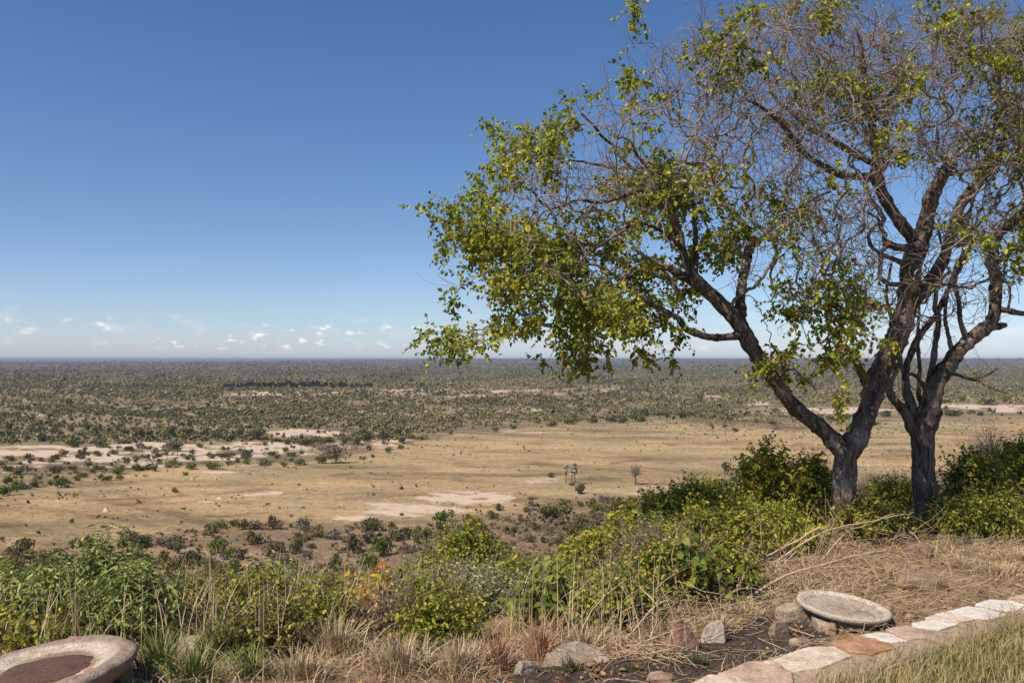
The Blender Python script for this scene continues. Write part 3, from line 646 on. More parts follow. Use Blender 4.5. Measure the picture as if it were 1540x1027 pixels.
def build_ground():
    a1 = np.arange(-42, 42.01, .22); a0 = np.arange(-180, -42, 4.0); a2 = np.arange(46, 180.1, 4.0)
    ang = R(1) * np.r_[a0, a1, a2][None, :]
    d = np.r_[np.geomspace(.4, 3.2, 14)[:-1], np.geomspace(3.2, 12, 190)[:-1], np.geomspace(12, 120, 90)[:-1], np.geomspace(120, 3000, 330)[:-1], np.geomspace(3000, 60000, 130)][:, None]
    X = d * np.sin(ang); Y = d * np.cos(ang); Z = height(X, np.where(Y > 0, Y, Y))
    nr, na = X.shape; V = np.stack([X, Y, Z], -1).reshape(-1, 3)
    V = np.vstack([V, [[0, 0, 0]]])
    i = np.arange(nr * na).reshape(nr, na); Q = np.stack([i[:-1, :-1], i[:-1, 1:], i[1:, 1:], i[1:, :-1]], -1).reshape(-1, 4)[:, ::-1]
    T = np.stack([np.full(na - 1, nr * na), i[0, :-1], i[0, 1:]], -1)[:, ::-1]
    x, y, z = V.T; yy = np.maximum(y, .5); px = 770 + x / yy * F; py = HOR + (EYE - z) / yy * F
    dd = np.hypot(x, y); plain = sstep(90, 150, dd) * (y > 0)
    tan = np.array([.345, .247, .138]); tan2 = np.array([.30, .235, .135]); brown = np.array([.225, .16, .105]); wood = np.array([.21, .165, .10]); far = np.array([.105, .085, .055]); red = np.array([.17, .10, .065])
    pn = fbm(px / 60., py / 9., 4, 21)
    we = line(WOOD_EDGE, px) + (pn - .5) * 14; fe = line(FOOT_EDGE, px) + (pn - .5) * 26
    kw = sstep(2, -3, py - we)[:, None]; kf = sstep(-6, 10, py - fe)[:, None]
    m = sstep(.35, .65, fbm(px / 130. + 3, py / 18., 4, 22))[:, None]
    c = tan * (1 - m) + tan2 * m
    st = sstep(.62, .75, fbm(px / 90., py / 6., 4, 27))[:, None]; c = c * (1 - .25 * st)
    c = c * (1 - kf) + brown * kf
    c = c * (1 - kw) + wood * kw
    for gl in ([(-60, 762), (60, 755), (150, 752), (250, 747), (340, 741), (440, 733)], [(250, 770), (330, 776), (420, 770), (520, 762)], [(640, 700), (760, 694), (860, 702), (980, 690)], [(450, 722), (520, 712), (620, 716), (700, 724)], [(1000, 668), (1120, 676), (1240, 664)]):
        m2 = (px > gl[0][0]) & (px < gl[-1][0]); dy = np.abs(py - line(gl, px) - (fbm(px / 20., px * 0, 3, 61) - .5) * 5); gk = (np.exp(-(dy / 1.7) ** 2) * m2 * sstep(.3, .55, fbm(px / 30., px * 0 + 4, 2, 62)))[:, None]; c = c * (1 - .42 * gk)
    kn = sstep(-75, -50, -np.hypot(x - 190, y - 660))[:, None]; c = c * (1 - kn * .8) + np.array([.20, .145, .10]) * kn * .8
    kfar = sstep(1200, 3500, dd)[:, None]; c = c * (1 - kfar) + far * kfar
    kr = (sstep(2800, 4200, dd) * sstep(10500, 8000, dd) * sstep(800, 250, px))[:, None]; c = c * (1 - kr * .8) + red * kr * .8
    sand = np.zeros(len(x))
    for sx, sy, rx, ry, wgt in SANDS:
        q = ((px - sx) / rx) ** 2 + ((py - sy) / ry) ** 2
        sand = np.maximum(sand, wgt * sstep(1.9, .3, q) * (.45 + .75 * sstep(.3, .62, fbm(px / 26., py / 2.6, 3, 51))))
    wv = sstep(.5, .7, fbm(px / 40., py / 5., 3, 33)) * kw[:, 0] * sstep(3000, 1500, dd)
    sand = np.maximum(sand, .62 * wv) * plain
    near = sstep(60, 20, dd)
    bp = burnt_poly(); b = poly_dist(x, y, bp); burnt = sstep(-.25, .15, b) * near
    kl = sstep(-.02, .1, lawn(x, y)) * near
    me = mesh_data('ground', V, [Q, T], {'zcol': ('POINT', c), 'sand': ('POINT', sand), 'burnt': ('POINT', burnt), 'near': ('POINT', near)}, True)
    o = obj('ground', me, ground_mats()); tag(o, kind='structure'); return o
# ------------------------------------------------------------------ foreground shrubs
def tn(m, s): return lambda B, rg: m + rg.normal(0, s, len(B)) + .35 * (vnoise(B[:, 0] * 6, B[:, 2] * 6 + B[:, 1] * 3, 9) - .5)
KINDS = {
 'lance': dict(bark=M_TWIG_DK, leaf=M_LEAF_LANCE, nl=14, ls=.058, ratio=.30, shape='lance', tl=.30, tint=tn(.45, .2), up=.9, stems=9, droop=.35, hang=.35, grav=.1, curl=.5),
 'yg': dict(bark=M_TWIG_DK, leaf=M_LEAF_YG, nl=12, ls=.034, ratio=.62, shape='oval', tl=.20, tint=tn(.46, .2), up=.5, stems=9, sunny=.8, bare=1),
 'ygb': dict(bark=M_TWIG_DK, leaf=M_LEAF_YG, nl=12, ls=.038, ratio=.62, shape='oval', tl=.20, tint=tn(.55, .2), up=.7, stems=7, bare=2),
 'olive': dict(bark=M_TWIG_DK, leaf=M_LEAF_OLIVE, nl=12, ls=.032, ratio=.5, shape='oval', tl=.20, tint=tn(.45, .2), up=.4, stems=9, bare=2),
 'pale': dict(bark=M_TWIG, leaf=M_LEAF_GREY, nl=9, ls=.034, ratio=.4, shape='oval', tl=.24, tint=tn(.5, .2), up=.8, stems=7, bare=3),
 'greylance': dict(bark=M_TWIG, leaf=M_LEAF_GREY, nl=13, ls=.055, ratio=.28, shape='lance', tl=.30, tint=tn(.45, .2), up=1.3, stems=6, droop=.2),
 'feather': dict(bark=M_TWIG_DK, leaf=M_LEAF_OLIVE, nl=16, ls=.040, ratio=.3, shape='lance', tl=.24, tint=tn(.38, .18), up=.6, stems=7, droop=.2),
 'vine': dict(bark=M_TWIG, leaf=M_LEAF_VINE, nl=6, ls=.054, ratio=.92, shape='heart', tl=.26, tint=tn(.45, .22), up=.0, stems=6, bare=2, hang=.5, droop=.1, sunny=1.3),
 'broad': dict(bark=M_TWIG, leaf=M_LEAF_YG, nl=9, ls=.040, ratio=.7, shape='oval', tl=.24, tint=tn(.36, .2), up=.3, stems=6, bare=1, sunny=1),
 'orange': dict(bark=M_TWIG_DK, leaf=M_LEAF_ORANGE, nl=9, ls=.045, ratio=.6, shape='oval', tl=.2, tint=tn(.45, .25), up=.5, stems=4),
 'dry': dict(bark=M_TWIG, leaf=M_LEAF_DRY, nl=5, ls=.035, ratio=.5, shape='oval', tl=.24, tint=tn(.5, .25), up=.3, stems=8, bare=5, curl=1.4),
 'bare': dict(bark=M_TWIG, leaf=M_LEAF_DRY, nl=2, ls=.022, ratio=.5, shape='oval', tl=.26, tint=tn(.4, .25), up=.5, stems=9, bare=8, curl=1.0),
 'mixed': dict(bark=M_TWIG_DK, leaf=M_LEAF_YG, nl=9, ls=.04, ratio=.55, shape='oval', tl=.22, tint=tn(.4, .25), up=.5, stems=8, bare=3),
}
# name, label, px, top, half width, Y, kind, n targets
BUSH = [
 ('leafy_shrub', 'tall leafy shrub with narrow folded leaves right behind the large stone bath', 55, 872, 95, 5.75, 'lance', 150, dict(tw=6, cat='shrub')),
 ('leafy_shrub', 'leafy shrub whose pale topped shoot rises highest of all at the left', 160, 838, 42, 6.0, 'lance', 70, dict(tw=6, cat='shrub')),
 ('leafy_shrub', 'narrow leaved shrub cut by the left edge of the photo', -30, 868, 60, 5.9, 'lance', 70, dict(tw=5, cat='shrub')),
 ('leafy_shrub', 'grey green narrow leaved shrub just right of the large stone bath', 205, 905, 42, 5.5, 'lance', 70, dict(tw=6, cat='shrub')),
 ('low_shrub', 'low yellow green plant touching the rim of the large stone bath', 55, 935, 90, 5.3, 'broad', 70, dict(tw=4, cat='shrub', hmin=.16)),
 ('shrub', 'dark olive feathery shrub between the narrow leaved shrub and the pale upright stems', 280, 872, 46, 6.6, 'feather', 90, dict(cat='shrub')),
 ('shrub', 'olive shrub with crowded small leaves above the green grass at left', 330, 893, 62, 6.3, 'olive', 110, dict(cat='shrub')),
 ('upright_herb', 'pale grey green upright stems in front of the brown slope foot', 400, 872, 28, 7.0, 'greylance', 40, dict(tw=5, cat='herb')),
 ('upright_herb', 'pale grey green upright stems right of the taller similar clump', 452, 872, 26, 7.2, 'greylance', 36, dict(tw=5, cat='herb')),
 ('shrub', 'yellow green tangled shrub just left of the orange leaved one', 500, 885, 62, 6.6, 'mixed', 120, dict(cat='shrub')),
 ('shrub', 'small mixed shrub with yellow flecks over the dark hollow at lower left centre', 395, 905, 60, 6.0, 'mixed', 90, dict(cat='shrub')),
 ('dark_shrub', 'low dark purplish shrub in the hollow above the green grass', 395, 950, 62, 5.2, 'olive', 70, dict(cat='shrub', hmin=.2)),
 ('orange_shrub', 'orange and yellow leaved shrub with a reddish dry foot', 568, 878, 24, 6.1, 'orange', 44, dict(tw=5, cat='shrub')),
 ('shrub', 'broad leaved yellow green shrub right beside the orange leaved one', 632, 900, 42, 6.0, 'broad', 80, dict(tw=5, cat='shrub')),
 ('large_bush', 'big airy yellow green bush at the centre rising into the brown plain', 705, 778, 84, 7.6, 'yg', 260, dict(tw=5, low=.1)),
 ('large_bush', 'airy greyish bush left of and lower than the big central bush', 640, 830, 48, 7.8, 'pale', 100, dict(tw=4)),
 ('shrub', 'grey green tangled shrub with bare stems under the big central bush', 700, 895, 85, 6.3, 'pale', 130, dict(tw=4, cat='shrub')),
 ('shrub', 'olive shrub between the big central bush and the bright rounded bush', 835, 845, 72, 7.4, 'olive', 170, dict(tw=5, cat='shrub')),
 ('shrub', 'brownish green shrub directly behind the large leaved vine', 905, 812, 66, 7.9, 'olive', 180, dict(tw=5, cat='shrub')),
 ('vine', 'bright green broad leaved creeper hanging over the bank left of the pointed rock', 868, 900, 82, 5.75, 'vine', 44, dict(tw=4, cat='vine', depth=.6, gaps=.42)),
 ('vine', 'vine with large round backlit leaves above the pointed rock', 1030, 862, 38, 5.9, 'vine', 26, dict(tw=4, cat='vine', depth=.6)),
 ('tangled_shrub', 'grey tangle of dead vine stems behind the round leaved vine', 975, 868, 50, 6.2, 'dry', 80, dict(tw=3, cat='shrub')),
 ('rounded_bush', 'dense bright yellow green rounded bush left of the forked trunk', 1050, 730, 112, 8.0, 'yg', 480, dict(tw=8, low=.0)),
 ('rounded_bush', 'bush with golden yellow upper leaves at the left end of the bright thicket', 958, 755, 48, 8.0, 'ygb', 150, dict(tw=5)),
 ('tall_shrub', 'tall open yellow green shrub topping the thicket left of the forked trunk', 1148, 666, 50, 8.6, 'ygb', 190, dict(tw=5, gaps=.3)),
 ('tall_shrub', 'green and brown shrub between the tall open shrub and the forked trunk', 1212, 692, 56, 8.5, 'mixed', 260, dict(tw=6)),
 ('dark_shrub', 'dark brownish shrub at the foot of the bright rounded bush', 1140, 785, 95, 7.6, 'yg', 220, dict(tw=6, cat='shrub')),
 ('pale_shrub', 'thin pale olive shrub behind the bright rounded bush against the plain', 1040, 722, 46, 12.0, 'olive', 120, dict(tw=3)),
 ('pale_shrub', 'leafless purplish shrub tucked behind the tall open yellow green shrub', 1118, 735, 36, 9.6, 'bare', 90, dict(tw=2)),
 ('shrub', 'thin olive shrub seen between the two tree trunks', 1345, 725, 40, 9.6, 'mixed', 110, dict(tw=5)),
 ('bare_shrub', 'grey leafless shrub in the gap between the two trunks', 1315, 725, 24, 10.5, 'bare', 70, dict(tw=2)),
 ('low_shrub', 'low green shrub among dead stalks between the two trunks', 1305, 800, 58, 7.9, 'mixed', 130, dict(tw=6, hmin=.3)),
 ('right_shrub', 'dense olive green shrub immediately right of the thicker trunk', 1465, 685, 44, 8.8, 'mixed', 210, dict(tw=6)),
 ('right_shrub', 'yellowish shrub cut by the right edge of the photo', 1535, 665, 55, 9.2, 'ygb', 210, dict(tw=5)),
 ('bare_shrub', 'thin leafless pinkish shrub rising above the shrubs at the right edge', 1490, 640, 46, 10.8, 'bare', 110, dict(tw=2)),
 ('low_shrub', 'low leafy green ground creeper under the shrubs at the right edge', 1490, 762, 75, 8.15, 'mixed', 190, dict(tw=6, hmin=.3, depth=.6)),
 ('low_shrub', 'low green creeper at the foot of the thicker trunk', 1425, 800, 30, 8.1, 'mixed', 70, dict(tw=5, hmin=.16)),
 ('thicket', 'dense green bush filling the gap between the round leaved vine and the bright rounded bush', 985, 795, 72, 7.3, 'yg', 230, dict(tw=6)),
 ('thicket', 'green brown bush behind the bright creeper at centre', 905, 848, 62, 6.7, 'yg', 150, dict(tw=6)),
 ('thicket', 'olive bush below the right end of the bright thicket, above the straw heap', 1095, 822, 70, 7.2, 'mixed', 170, dict(tw=6)),
 ('thicket', 'yellow green bush between the central bush and the creeper', 790, 862, 56, 6.7, 'mixed', 140, dict(tw=6)),
 ('thicket', 'leafy shrub directly above the pointed rock and the white rock', 1005, 885, 52, 5.95, 'mixed', 120, dict(tw=6, hmin=.25)),
 ('dry_shrub', 'pinkish brown dead shrub below the orange leaved one', 585, 935, 42, 5.6, 'dry', 70, dict(tw=3, cat='shrub', hmin=.2)),
 ('shrub', 'low tangled weed in front of the broad leaved shrub', 660, 938, 55, 5.4, 'mixed', 80, dict(tw=4, cat='shrub', hmin=.22)),
 ('shrub', 'leafy weed under the vine left of the pointed rock', 930, 930, 46, 5.5, 'broad', 60, dict(tw=4, cat='shrub', hmin=.22)),
 ('shrub', 'small weed between the round leaved vine and the round bird bath', 1098, 905, 46, 6.1, 'mixed', 60, dict(tw=4, cat='shrub', hmin=.15)),
 ('shrub', 'low scrub under the yellow green shrub at lower left centre', 480, 940, 60, 5.5, 'mixed', 80, dict(tw=4, cat='shrub', hmin=.2)),
]
def build_bushes():
    for i, b in enumerate(BUSH):
        nm, lb, px, top, hw, Y, kd, nt, kw = b
        bush(nm, lb, px, top, hw, Y, kd, nt, seed=i, **kw)
GRASS = {}
def grass_mats():
    GRASS['straw'] = tint_mat('straw_grass', [(0, (.24, .165, .085)), (.5, (.42, .32, .19)), (1, (.60, .49, .31))])
    GRASS['green'] = tint_mat('green_grass', [(0, (.07, .10, .02)), (.5, (.15, .19, .045)), (1, (.33, .30, .12))], .6, .3)
    GRASS['red'] = tint_mat('reddish_grass', [(0, (.24, .11, .06)), (.5, (.42, .24, .14)), (1, (.58, .40, .25))])
    GRASS['lawn'] = tint_mat('lawn_grass', [(0, (.13, .125, .035)), (.4, (.25, .21, .08)), (.75, (.40, .31, .15)), (1, (.54, .43, .25))], .7, .25)
    GRASS['dark'] = tint_mat('dark_grass', [(0, (.035, .05, .02)), (.6, (.09, .11, .05)), (1, (.28, .22, .12))])
def build_grass():
    grass_mats(); rg = np.random.default_rng(8)
    TU = [('green', 240, 1010, .13, 260, .26, .0045, 'green grass clump just right of the large stone bath'), ('green', 335, 990, .14, 300, .26, .0045, 'tallest clump of the green grass at lower left'), ('green', 292, 1024, .14, 240, .22, .0045, 'green grass clump cut by the lower edge, left of centre'), ('green', 380, 1018, .13, 200, .2, .004, 'green grass clump under the dark purplish shrub'),
          ('straw', 505, 985, .18, 420, .26, .003, 'pale matted dry grass clump left of the reddish grass'), ('straw', 600, 1010, .2, 480, .24, .003, 'widest pale dry grass clump on the lower edge'), ('straw', 690, 1015, .18, 380, .22, .003, 'pale dry grass clump between the wide clump and the reddish grass'), ('straw', 450, 1020, .18, 360, .2, .003, 'dry grass clump cut by the lower edge beside the green grass'),
          ('straw', 440, 930, .16, 260, .42, .003, 'tall straw coloured stalks among the shrubs at left centre'), ('straw', 480, 915, .12, 160, .45, .003, 'tall straw stalks right of the thicker bunch of stalks'), ('straw', 560, 955, .16, 320, .26, .003, 'dry grass below the orange leaved shrub'), ('straw', 640, 970, .2, 360, .2, .003, 'short dry grass in front of the tangled weed'),
          ('red', 748, 1005, .12, 230, .27, .0028, 'upright reddish dry grass clump, left of two'), ('red', 815, 990, .12, 200, .30, .0028, 'upright reddish dry grass clump nearer the vine, right of two'), ('straw', 880, 975, .14, 180, .16, .003, 'dry grass behind the long boulder'), ('straw', 1000, 955, .1, 120, .14, .0028, 'dry grass beside the pointed rock'),
          ('dark', 1048, 1000, .07, 200, .085, .0025, 'small dark green tussock on the blackened soil'), ('dark', 862, 1008, .05, 120, .10, .0025, 'charred little tussock in front of the long boulder'), ('dark', 950, 1008, .06, 90, .05, .0025, 'faint little tussock on the brown soil'),
          ('straw', 1085, 950, .1, 120, .14, .003, 'straw clump beside the white rock'), ('straw', 230, 960, .14, 160, .24, .003, 'brown dry grass beside the narrow leaved shrub'), ('straw', 1500, 866, .16, 260, .13, .0026, 'dry grass clump on the litter near the right edge'), ('straw', 1440, 852, .14, 200, .12, .0026, 'dry grass clump beyond the flat brown rock'), ('straw', 1335, 862, .14, 160, .10, .0026, 'thin dry grass clump right of the leaning grey rock'), ('straw', 1535, 848, .12, 200, .16, .0026, 'dry grass clump cut by the right edge below the creeper'), ('straw', 1120, 925, .12, 150, .10, .0026, 'dry grass clump above the blackened soil'),
          ('green', 30, 1030, .1, 60, .06, .003, 'sparse grass under the large stone bath')]
    for i, (k, px, py, r, n, h, W, lb) in enumerate(TU):
        p = ground_at(px, py); tuft('grass_tuft', lb, p[0], p[1], r, n, h, k, i, None, W, (.15, .9))
    # lawn
    n = 46000; x = rg.uniform(1.0, 4.6, n); y = rg.uniform(3.1, 6.3, n); w = lawn(x, y)
    edge = .02 + .05 * fbm(x * 6, y * 6, 2, 3); k = (w > edge - .02) & (fbm(x * 9, y * 9, 3, 6) > .32)
    x, y, w = x[k], y[k], w[k]; n = len(x); hz = .085 + .09 * fbm(x * 3, y * 3, 3, 8) + rg.uniform(0, .03, n)
    V, Q, S = blades(np.c_[x, y, height(x, y) - .005], hz, rg.uniform(.1, 1.1, n), rg, .0026, 3)
    t = np.clip(.25 + .6 * fbm(x * 2.2, y * 2.2, 3, 9) + rg.normal(0, .2, n), .001, .999)
    mb = MB(); mb.add(V, Q, tint=np.repeat(t, S)); o = obj('lawn_grass', mb.data('lawn_grass'), GRASS['lawn']); tag(o, kind='stuff')
    # thin grass over the rest of the terrace and the bank
    n = 60000; x = rg.uniform(-3.6, 6.5, n); y = rg.uniform(3.6, 10.5, n); e = np.interp(x, EX, EY)
    zone = sstep(-2.2, -.3, y - e) * 1.0; zone = np.maximum(zone, sstep(.9, .2, x) * .8)
    zone *= 1 - .97 * sstep(-.12, .05, poly_dist(x, y, burnt_poly()))
    zone *= sstep(.12, -.1, lawn(x, y)) * (.25 + .75 * sstep(.40, .62, fbm(x * 1.6, y * 1.6, 3, 14)))
    k = (rg.random(n) < zone) & (y - e < 1.8); x, y = x[k], y[k]; n = len(x)
    V, Q, S = blades(np.c_[x, y, height(x, y) - .005], rg.uniform(.04, .16, n) * (.6 + .8 * fbm(x * 2, y * 2, 2, 15)), rg.uniform(.3, 2.2, n), rg, .0028, 3)
    t = np.clip(.5 + rg.normal(0, .25, n), .001, .999)
    mb = MB(); mb.add(V, Q, tint=np.repeat(t, S)); o = obj('dry_grass', mb.data('dry_grass'), GRASS['straw']); tag(o, kind='stuff')
    # tall thin stalks standing through the shrubs of the bank
    n = 9000; x = rg.uniform(-4.5, 3.2, n); y = rg.uniform(5.0, 8.6, n); e = np.interp(x, EX, EY)
    k = (y > e - 1.1) & (y < e + 1.6) & (x < .9) & (fbm(x * 1.3, y * 1.3, 3, 24) > .47); x, y = x[k], y[k]; n = len(x)
    V, Q, S = blades(np.c_[x, y, height(x, y)], rg.uniform(.2, .62, n), rg.uniform(.05, .9, n), rg, .0030, 5)
    mb = MB(); mb.add(V, Q, tint=np.repeat(np.clip(.55 + rg.normal(0, .25, n), .001, .999), S)); o = obj('tall_dry_grass', mb.data('tall_dry_grass'), GRASS['straw']); tag(o, kind='stuff')
    # straw and twig litter lying about
    n = 20000; x = rg.uniform(.4, 6.5, n); y = rg.uniform(4.3, 9.4, n); e = np.interp(x, EX, EY)
    z = sstep(1.0, -.2, y - e) * sstep(.0, -.15, lawn(x, y)) * (1 - .93 * sstep(-.1, .05, poly_dist(x, y, burnt_poly()))) * (.35 + .65 * sstep(.38, .6, fbm(x * 1.8, y * 1.8, 3, 19)))
    k = rg.random(n) < z; x, y = x[k], y[k]; n = len(x); zz = height(x, y)
    burn = poly_dist(x, y, burnt_poly()) > -.1; a = rg.normal(.25, .7, n); d = np.c_[np.cos(a), np.sin(a), rg.normal(0, .1, n)]
    P = twigs(np.c_[x, y, zz + rg.uniform(.004, .05, n)], d, rg.uniform(.05, .26, n), rg, 5, .8); P[..., 2] = np.maximum(P[..., 2], height(P[..., 0], P[..., 1]) + .004)
    V, Q = sweep(P, np.full((n, 5), 1.) * rg.uniform(.0008, .0022, n)[:, None], 3)
    mb = MB(); mb.add(V, Q, tint=np.repeat(rg.uniform(0, 1, n), len(Q) // n)); o = obj('straw_litter', mb.data('straw_litter'), GRASS['straw']); tag(o, kind='stuff')
    n = 9000; x = rg.uniform(-2.5, 6.0, n); y = rg.uniform(4.0, 9.0, n); e = np.interp(x, EX, EY)
    k = (y < e + .4) & (lawn(x, y) < -.05) & (rg.random(n) < .25 + .75 * sstep(.45, .6, fbm(x * 2.2, y * 2.2, 3, 29))); x, y = x[k], y[k]; n = len(x); dv = rg.normal(0, 1, (n, 3)) * [1, 1, .25]
    V, Q, tt = leaves(np.c_[x, y, height(x, y) + rg.uniform(.006, .02, n)], dv, rg.normal(0, .35, (n, 3)) + [0, 0, 1.], rg.uniform(.015, .045, n), rg.uniform(.01, .025, n), np.clip(rg.normal(.2, .22, n), .001, .999), 'oval', .3, .1)
    mb = MB(); mb.add(V, Q, tint=tt); o = obj('fallen_leaves', mb.data('fallen_leaves'), M_LEAF_DRY); tag(o, kind='stuff')
    # dead vine stems and cut branches: each a thing
    DS = [((1065, 900), (1130, 850), (1235, 792), .012, 'longest pale cut stem slanting up towards the forked trunk'), ((1120, 905), (1190, 862), (1330, 820), .010, 'pale curved stem across the litter between the trunks'), ((1085, 885), (1150, 870), (1200, 830), .008, 'short pale stem parallel to the longest cut stem'), ((1150, 858), (1240, 800), (1360, 775), .009, 'bowed dead vine arching in front of both trunks'),
          ((1180, 860), (1290, 850), (1335, 838), .008, 'pale stem lying nearly level on the litter'), ((1235, 845), (1280, 795), (1330, 805), .007, 'looped dead vine between the trunks'), ((1340, 800), (1400, 768), (1425, 790), .006, 'thin vine looped across the foot of the thicker trunk'), ((1390, 830), (1370, 800), (1345, 830), .006, 'thin bent stem just left of the thicker trunk'),
          ((940, 965), (1000, 905), (1060, 938), .007, 'arched grey vine over the pointed rock'), ((900, 960), (950, 912), (1020, 900), .007, 'dead stem leaning through the round leaved vine'), ((975, 970), (990, 915), (960, 880), .006, 'upright dead stem behind the pointed rock'), ((585, 850), (622, 880), (690, 925), .008, 'bare pale branch sloping through the central shrub'), ((560, 950), (585, 905), (605, 868), .010, 'dark crooked stem in the orange leaved shrub'), ((1060, 870), (1010, 895), (930, 940), .006, 'thin dead stem crossing the round leaved vine'),
          ((1225, 960), (1190, 968), (1160, 972), .004, 'thin stick resting by the pale edging stones'), ((1235, 955), (1255, 950), (1290, 948), .004, 'dark stick under the propped bird bath')]
    for i, (a, b, c, r, lb) in enumerate(DS):
        ga = ground_at(*a); Y = ga[1]; hb = at(b[0], b[1], Y + .12); hc = at(c[0], c[1], Y + .3)
        for q in (hb, hc): q[2] = max(q[2], float(height(q[0], q[1])) + .02)
        ga[2] += .01; pts = catmull([ga, hb, hc], .04); pts = pts + np.cumsum(rg.normal(0, .0035, pts.shape), 0) * np.linspace(0, 1, len(pts))[:, None]
        mb = MB(); ring_tube(mb, pts - ga, np.linspace(r, r * .5, len(pts)), 7, .2, rg)
        k = rg.integers(len(pts) // 3, len(pts), 5); tp = twigs((pts - ga)[k], rg.normal(0, 1, (5, 3)) + norm(pts[-1] - pts[0]), rg.uniform(.08, .3, 5), rg, 6, 1.2); V, Q = sweep(tp, np.full((5, 6), r * .3), 4); mb.add(V, Q)
        o = obj('dead_stem', mb.data('dead_stem', True), M_STRAW if i not in (12, 15) else M_BARK, None, ga); tag(o, lb, 'branch')
    # fine tangle over the bank
    def tangle(c, n, sx, sy, sz, lb):
        n = int(n * .5)
        p = ground_at(*c); B = np.clip(rg.normal(0, .9, (n, 3)), -1.7, 1.7) * [sx, sy, sz]; B[:, 2] = np.abs(B[:, 2]); B[:, 2] += height(B[:, 0] + p[0], B[:, 1] + p[1]) - p[2] + .01
        P = twigs(B, rg.normal(0, 1, (n, 3)) * [1, 1, .5], rg.uniform(.15, .6, n), rg, 9, 1.8, .3); P[..., 2] = np.maximum(P[..., 2], height(P[..., 0] + p[0], P[..., 1] + p[1]) - p[2] + .005)
        V, Q = sweep(P, np.linspace(.0026, .0012, 9)[None] * rg.uniform(.6, 1.5, n)[:, None], 4); mb = MB(); mb.add(V, Q); o = obj('brush_tangle', mb.data('brush_tangle', True), M_STRAW, None, p); tag(o, lb, 'dead brush')
    tangle((1170, 865), 420, .42, .25, .06, 'heap of dead straw coloured stems in front of the dark thicket'); tangle((1290, 825), 380, .4, .25, .09, 'matted pale stalks between the two trunks'); tangle((1000, 905), 120, .2, .15, .1, 'dead stems heaped behind the pointed rock'); tangle((1060, 905), 260, .3, .25, .07, 'dead stems between the round leaved vine and the bird bath'); tangle((600, 960), 240, .4, .2, .06, 'pale dead stems low in the centre left'); tangle((960, 985), 160, .2, .08, .015, 'flat reddish straw lying before the pointed rock')
M_STRAW = plain_mat('dead_stem_bark', (.42, .31, .20), .3, 25, .85, .3)
# ------------------------------------------------------------------ plain vegetation
def far_leaf(name, lo, mid, hi):
    t = NT(name); c = t.ramp(t.attr('tint'), [(0, lo), (.5, mid), (1, hi)])
    oi = t.new('ShaderNodeObjectInfo').outputs['Random']
    c = t.mix(1.0, c, t.ramp(oi, [(0, (.78, .82, .8)), (.5, (1, 1, 1)), (1, (1.28, 1.15, 1.0))]), 'MULTIPLY')
    p = t.new('ShaderNodeBsdfPrincipled'); t.link(c, p.inputs['Base Color']); p.inputs['Roughness'].default_value = .8; p.inputs['Specular IOR Level'].default_value = .1
    tr = t.new('ShaderNodeBsdfTranslucent'); t.link(c, tr.inputs['Color']); mx = t.new('ShaderNodeMixShader'); mx.inputs[0].default_value = .25
    t.link(p.outputs[0], mx.inputs[1]); t.link(tr.outputs[0], mx.inputs[2]); t.link(mx.outputs[0], t.out.inputs[0]); return t.m
FM = dict(dark=far_leaf('dark_bush_leaf', (.045, .052, .022), (.10, .108, .042), (.17, .17, .065)),
          bright=far_leaf('bright_bush_leaf', (.055, .085, .018), (.12, .16, .028), (.19, .23, .045)),
          olive=far_leaf('olive_bush_leaf', (.08, .075, .03), (.17, .15, .06), (.27, .225, .095)),
          grey=far_leaf('grey_bush_leaf', (.12, .11, .085), (.21, .19, .14), (.30, .27, .20)),
          brown=far_leaf('brown_bush_leaf', (.10, .07, .05), (.17, .125, .09), (.25, .185, .13)),
          palm=far_leaf('palm_leaf', (.20, .20, .14), (.48, .47, .37), (.66, .64, .52)))
M_FTRUNK = plain_mat('far_trunk', (.17, .13, .10), .3, 3)
def crown_pts(rg, nq, lobes, flat, qs, open_=0.0):
    """unit crown: quads (nq,4,3), tint"""
    L = rg.normal(0, 1, (lobes, 3)); L = L / np.linalg.norm(L, axis=1, keepdims=True) * rg.uniform(.25, .62, (lobes, 1)); L[:, 2] *= .6
    Rr = rg.uniform(.28, .52, lobes); j = rg.integers(0, lobes, nq)
    n = norm(rg.normal(0, 1, (nq, 3)) + [0, 0, .25]); C = L[j] + n * Rr[j][:, None] * rg.uniform(.6 - open_, 1.05, nq)[:, None]
    C[:, 2] = C[:, 2] * .6 + .44; C[:, 2] = np.clip(C[:, 2], .04, None)
    nn = norm(n + rg.normal(0, .55, (nq, 3))); s = norm(np.cross(nn, rg.normal(0, 1, (nq, 3)))); t = np.cross(nn, s)
    a = (qs * rg.uniform(.6, 1.3, nq))[:, None]; b = a * rg.uniform(.5, 1, nq)[:, None]
    Q = np.stack([C - s * a, C - t * b, C + s * a * .9, C + t * b], 1)
    Q[..., 2] *= flat
    tint = np.clip(.45 + rg.normal(0, .2, nq) + (rg.normal(0, .18, lobes))[j], 0.001, .999)
    return Q, tint
def crown_mesh(seed, nq=260, lobes=8, flat=.8, qs=.085, mat='dark', open_=0.0):
    rg = np.random.default_rng(seed); Q, t = crown_pts(rg, nq, lobes, flat, qs, open_)
    V = Q.reshape(-1, 3); F_ = np.arange(len(V)).reshape(-1, 4)
    me = mesh_data('crown', V, [F_], {'tint': ('FACE', t)}); me.materials.append(FM[mat]); return me
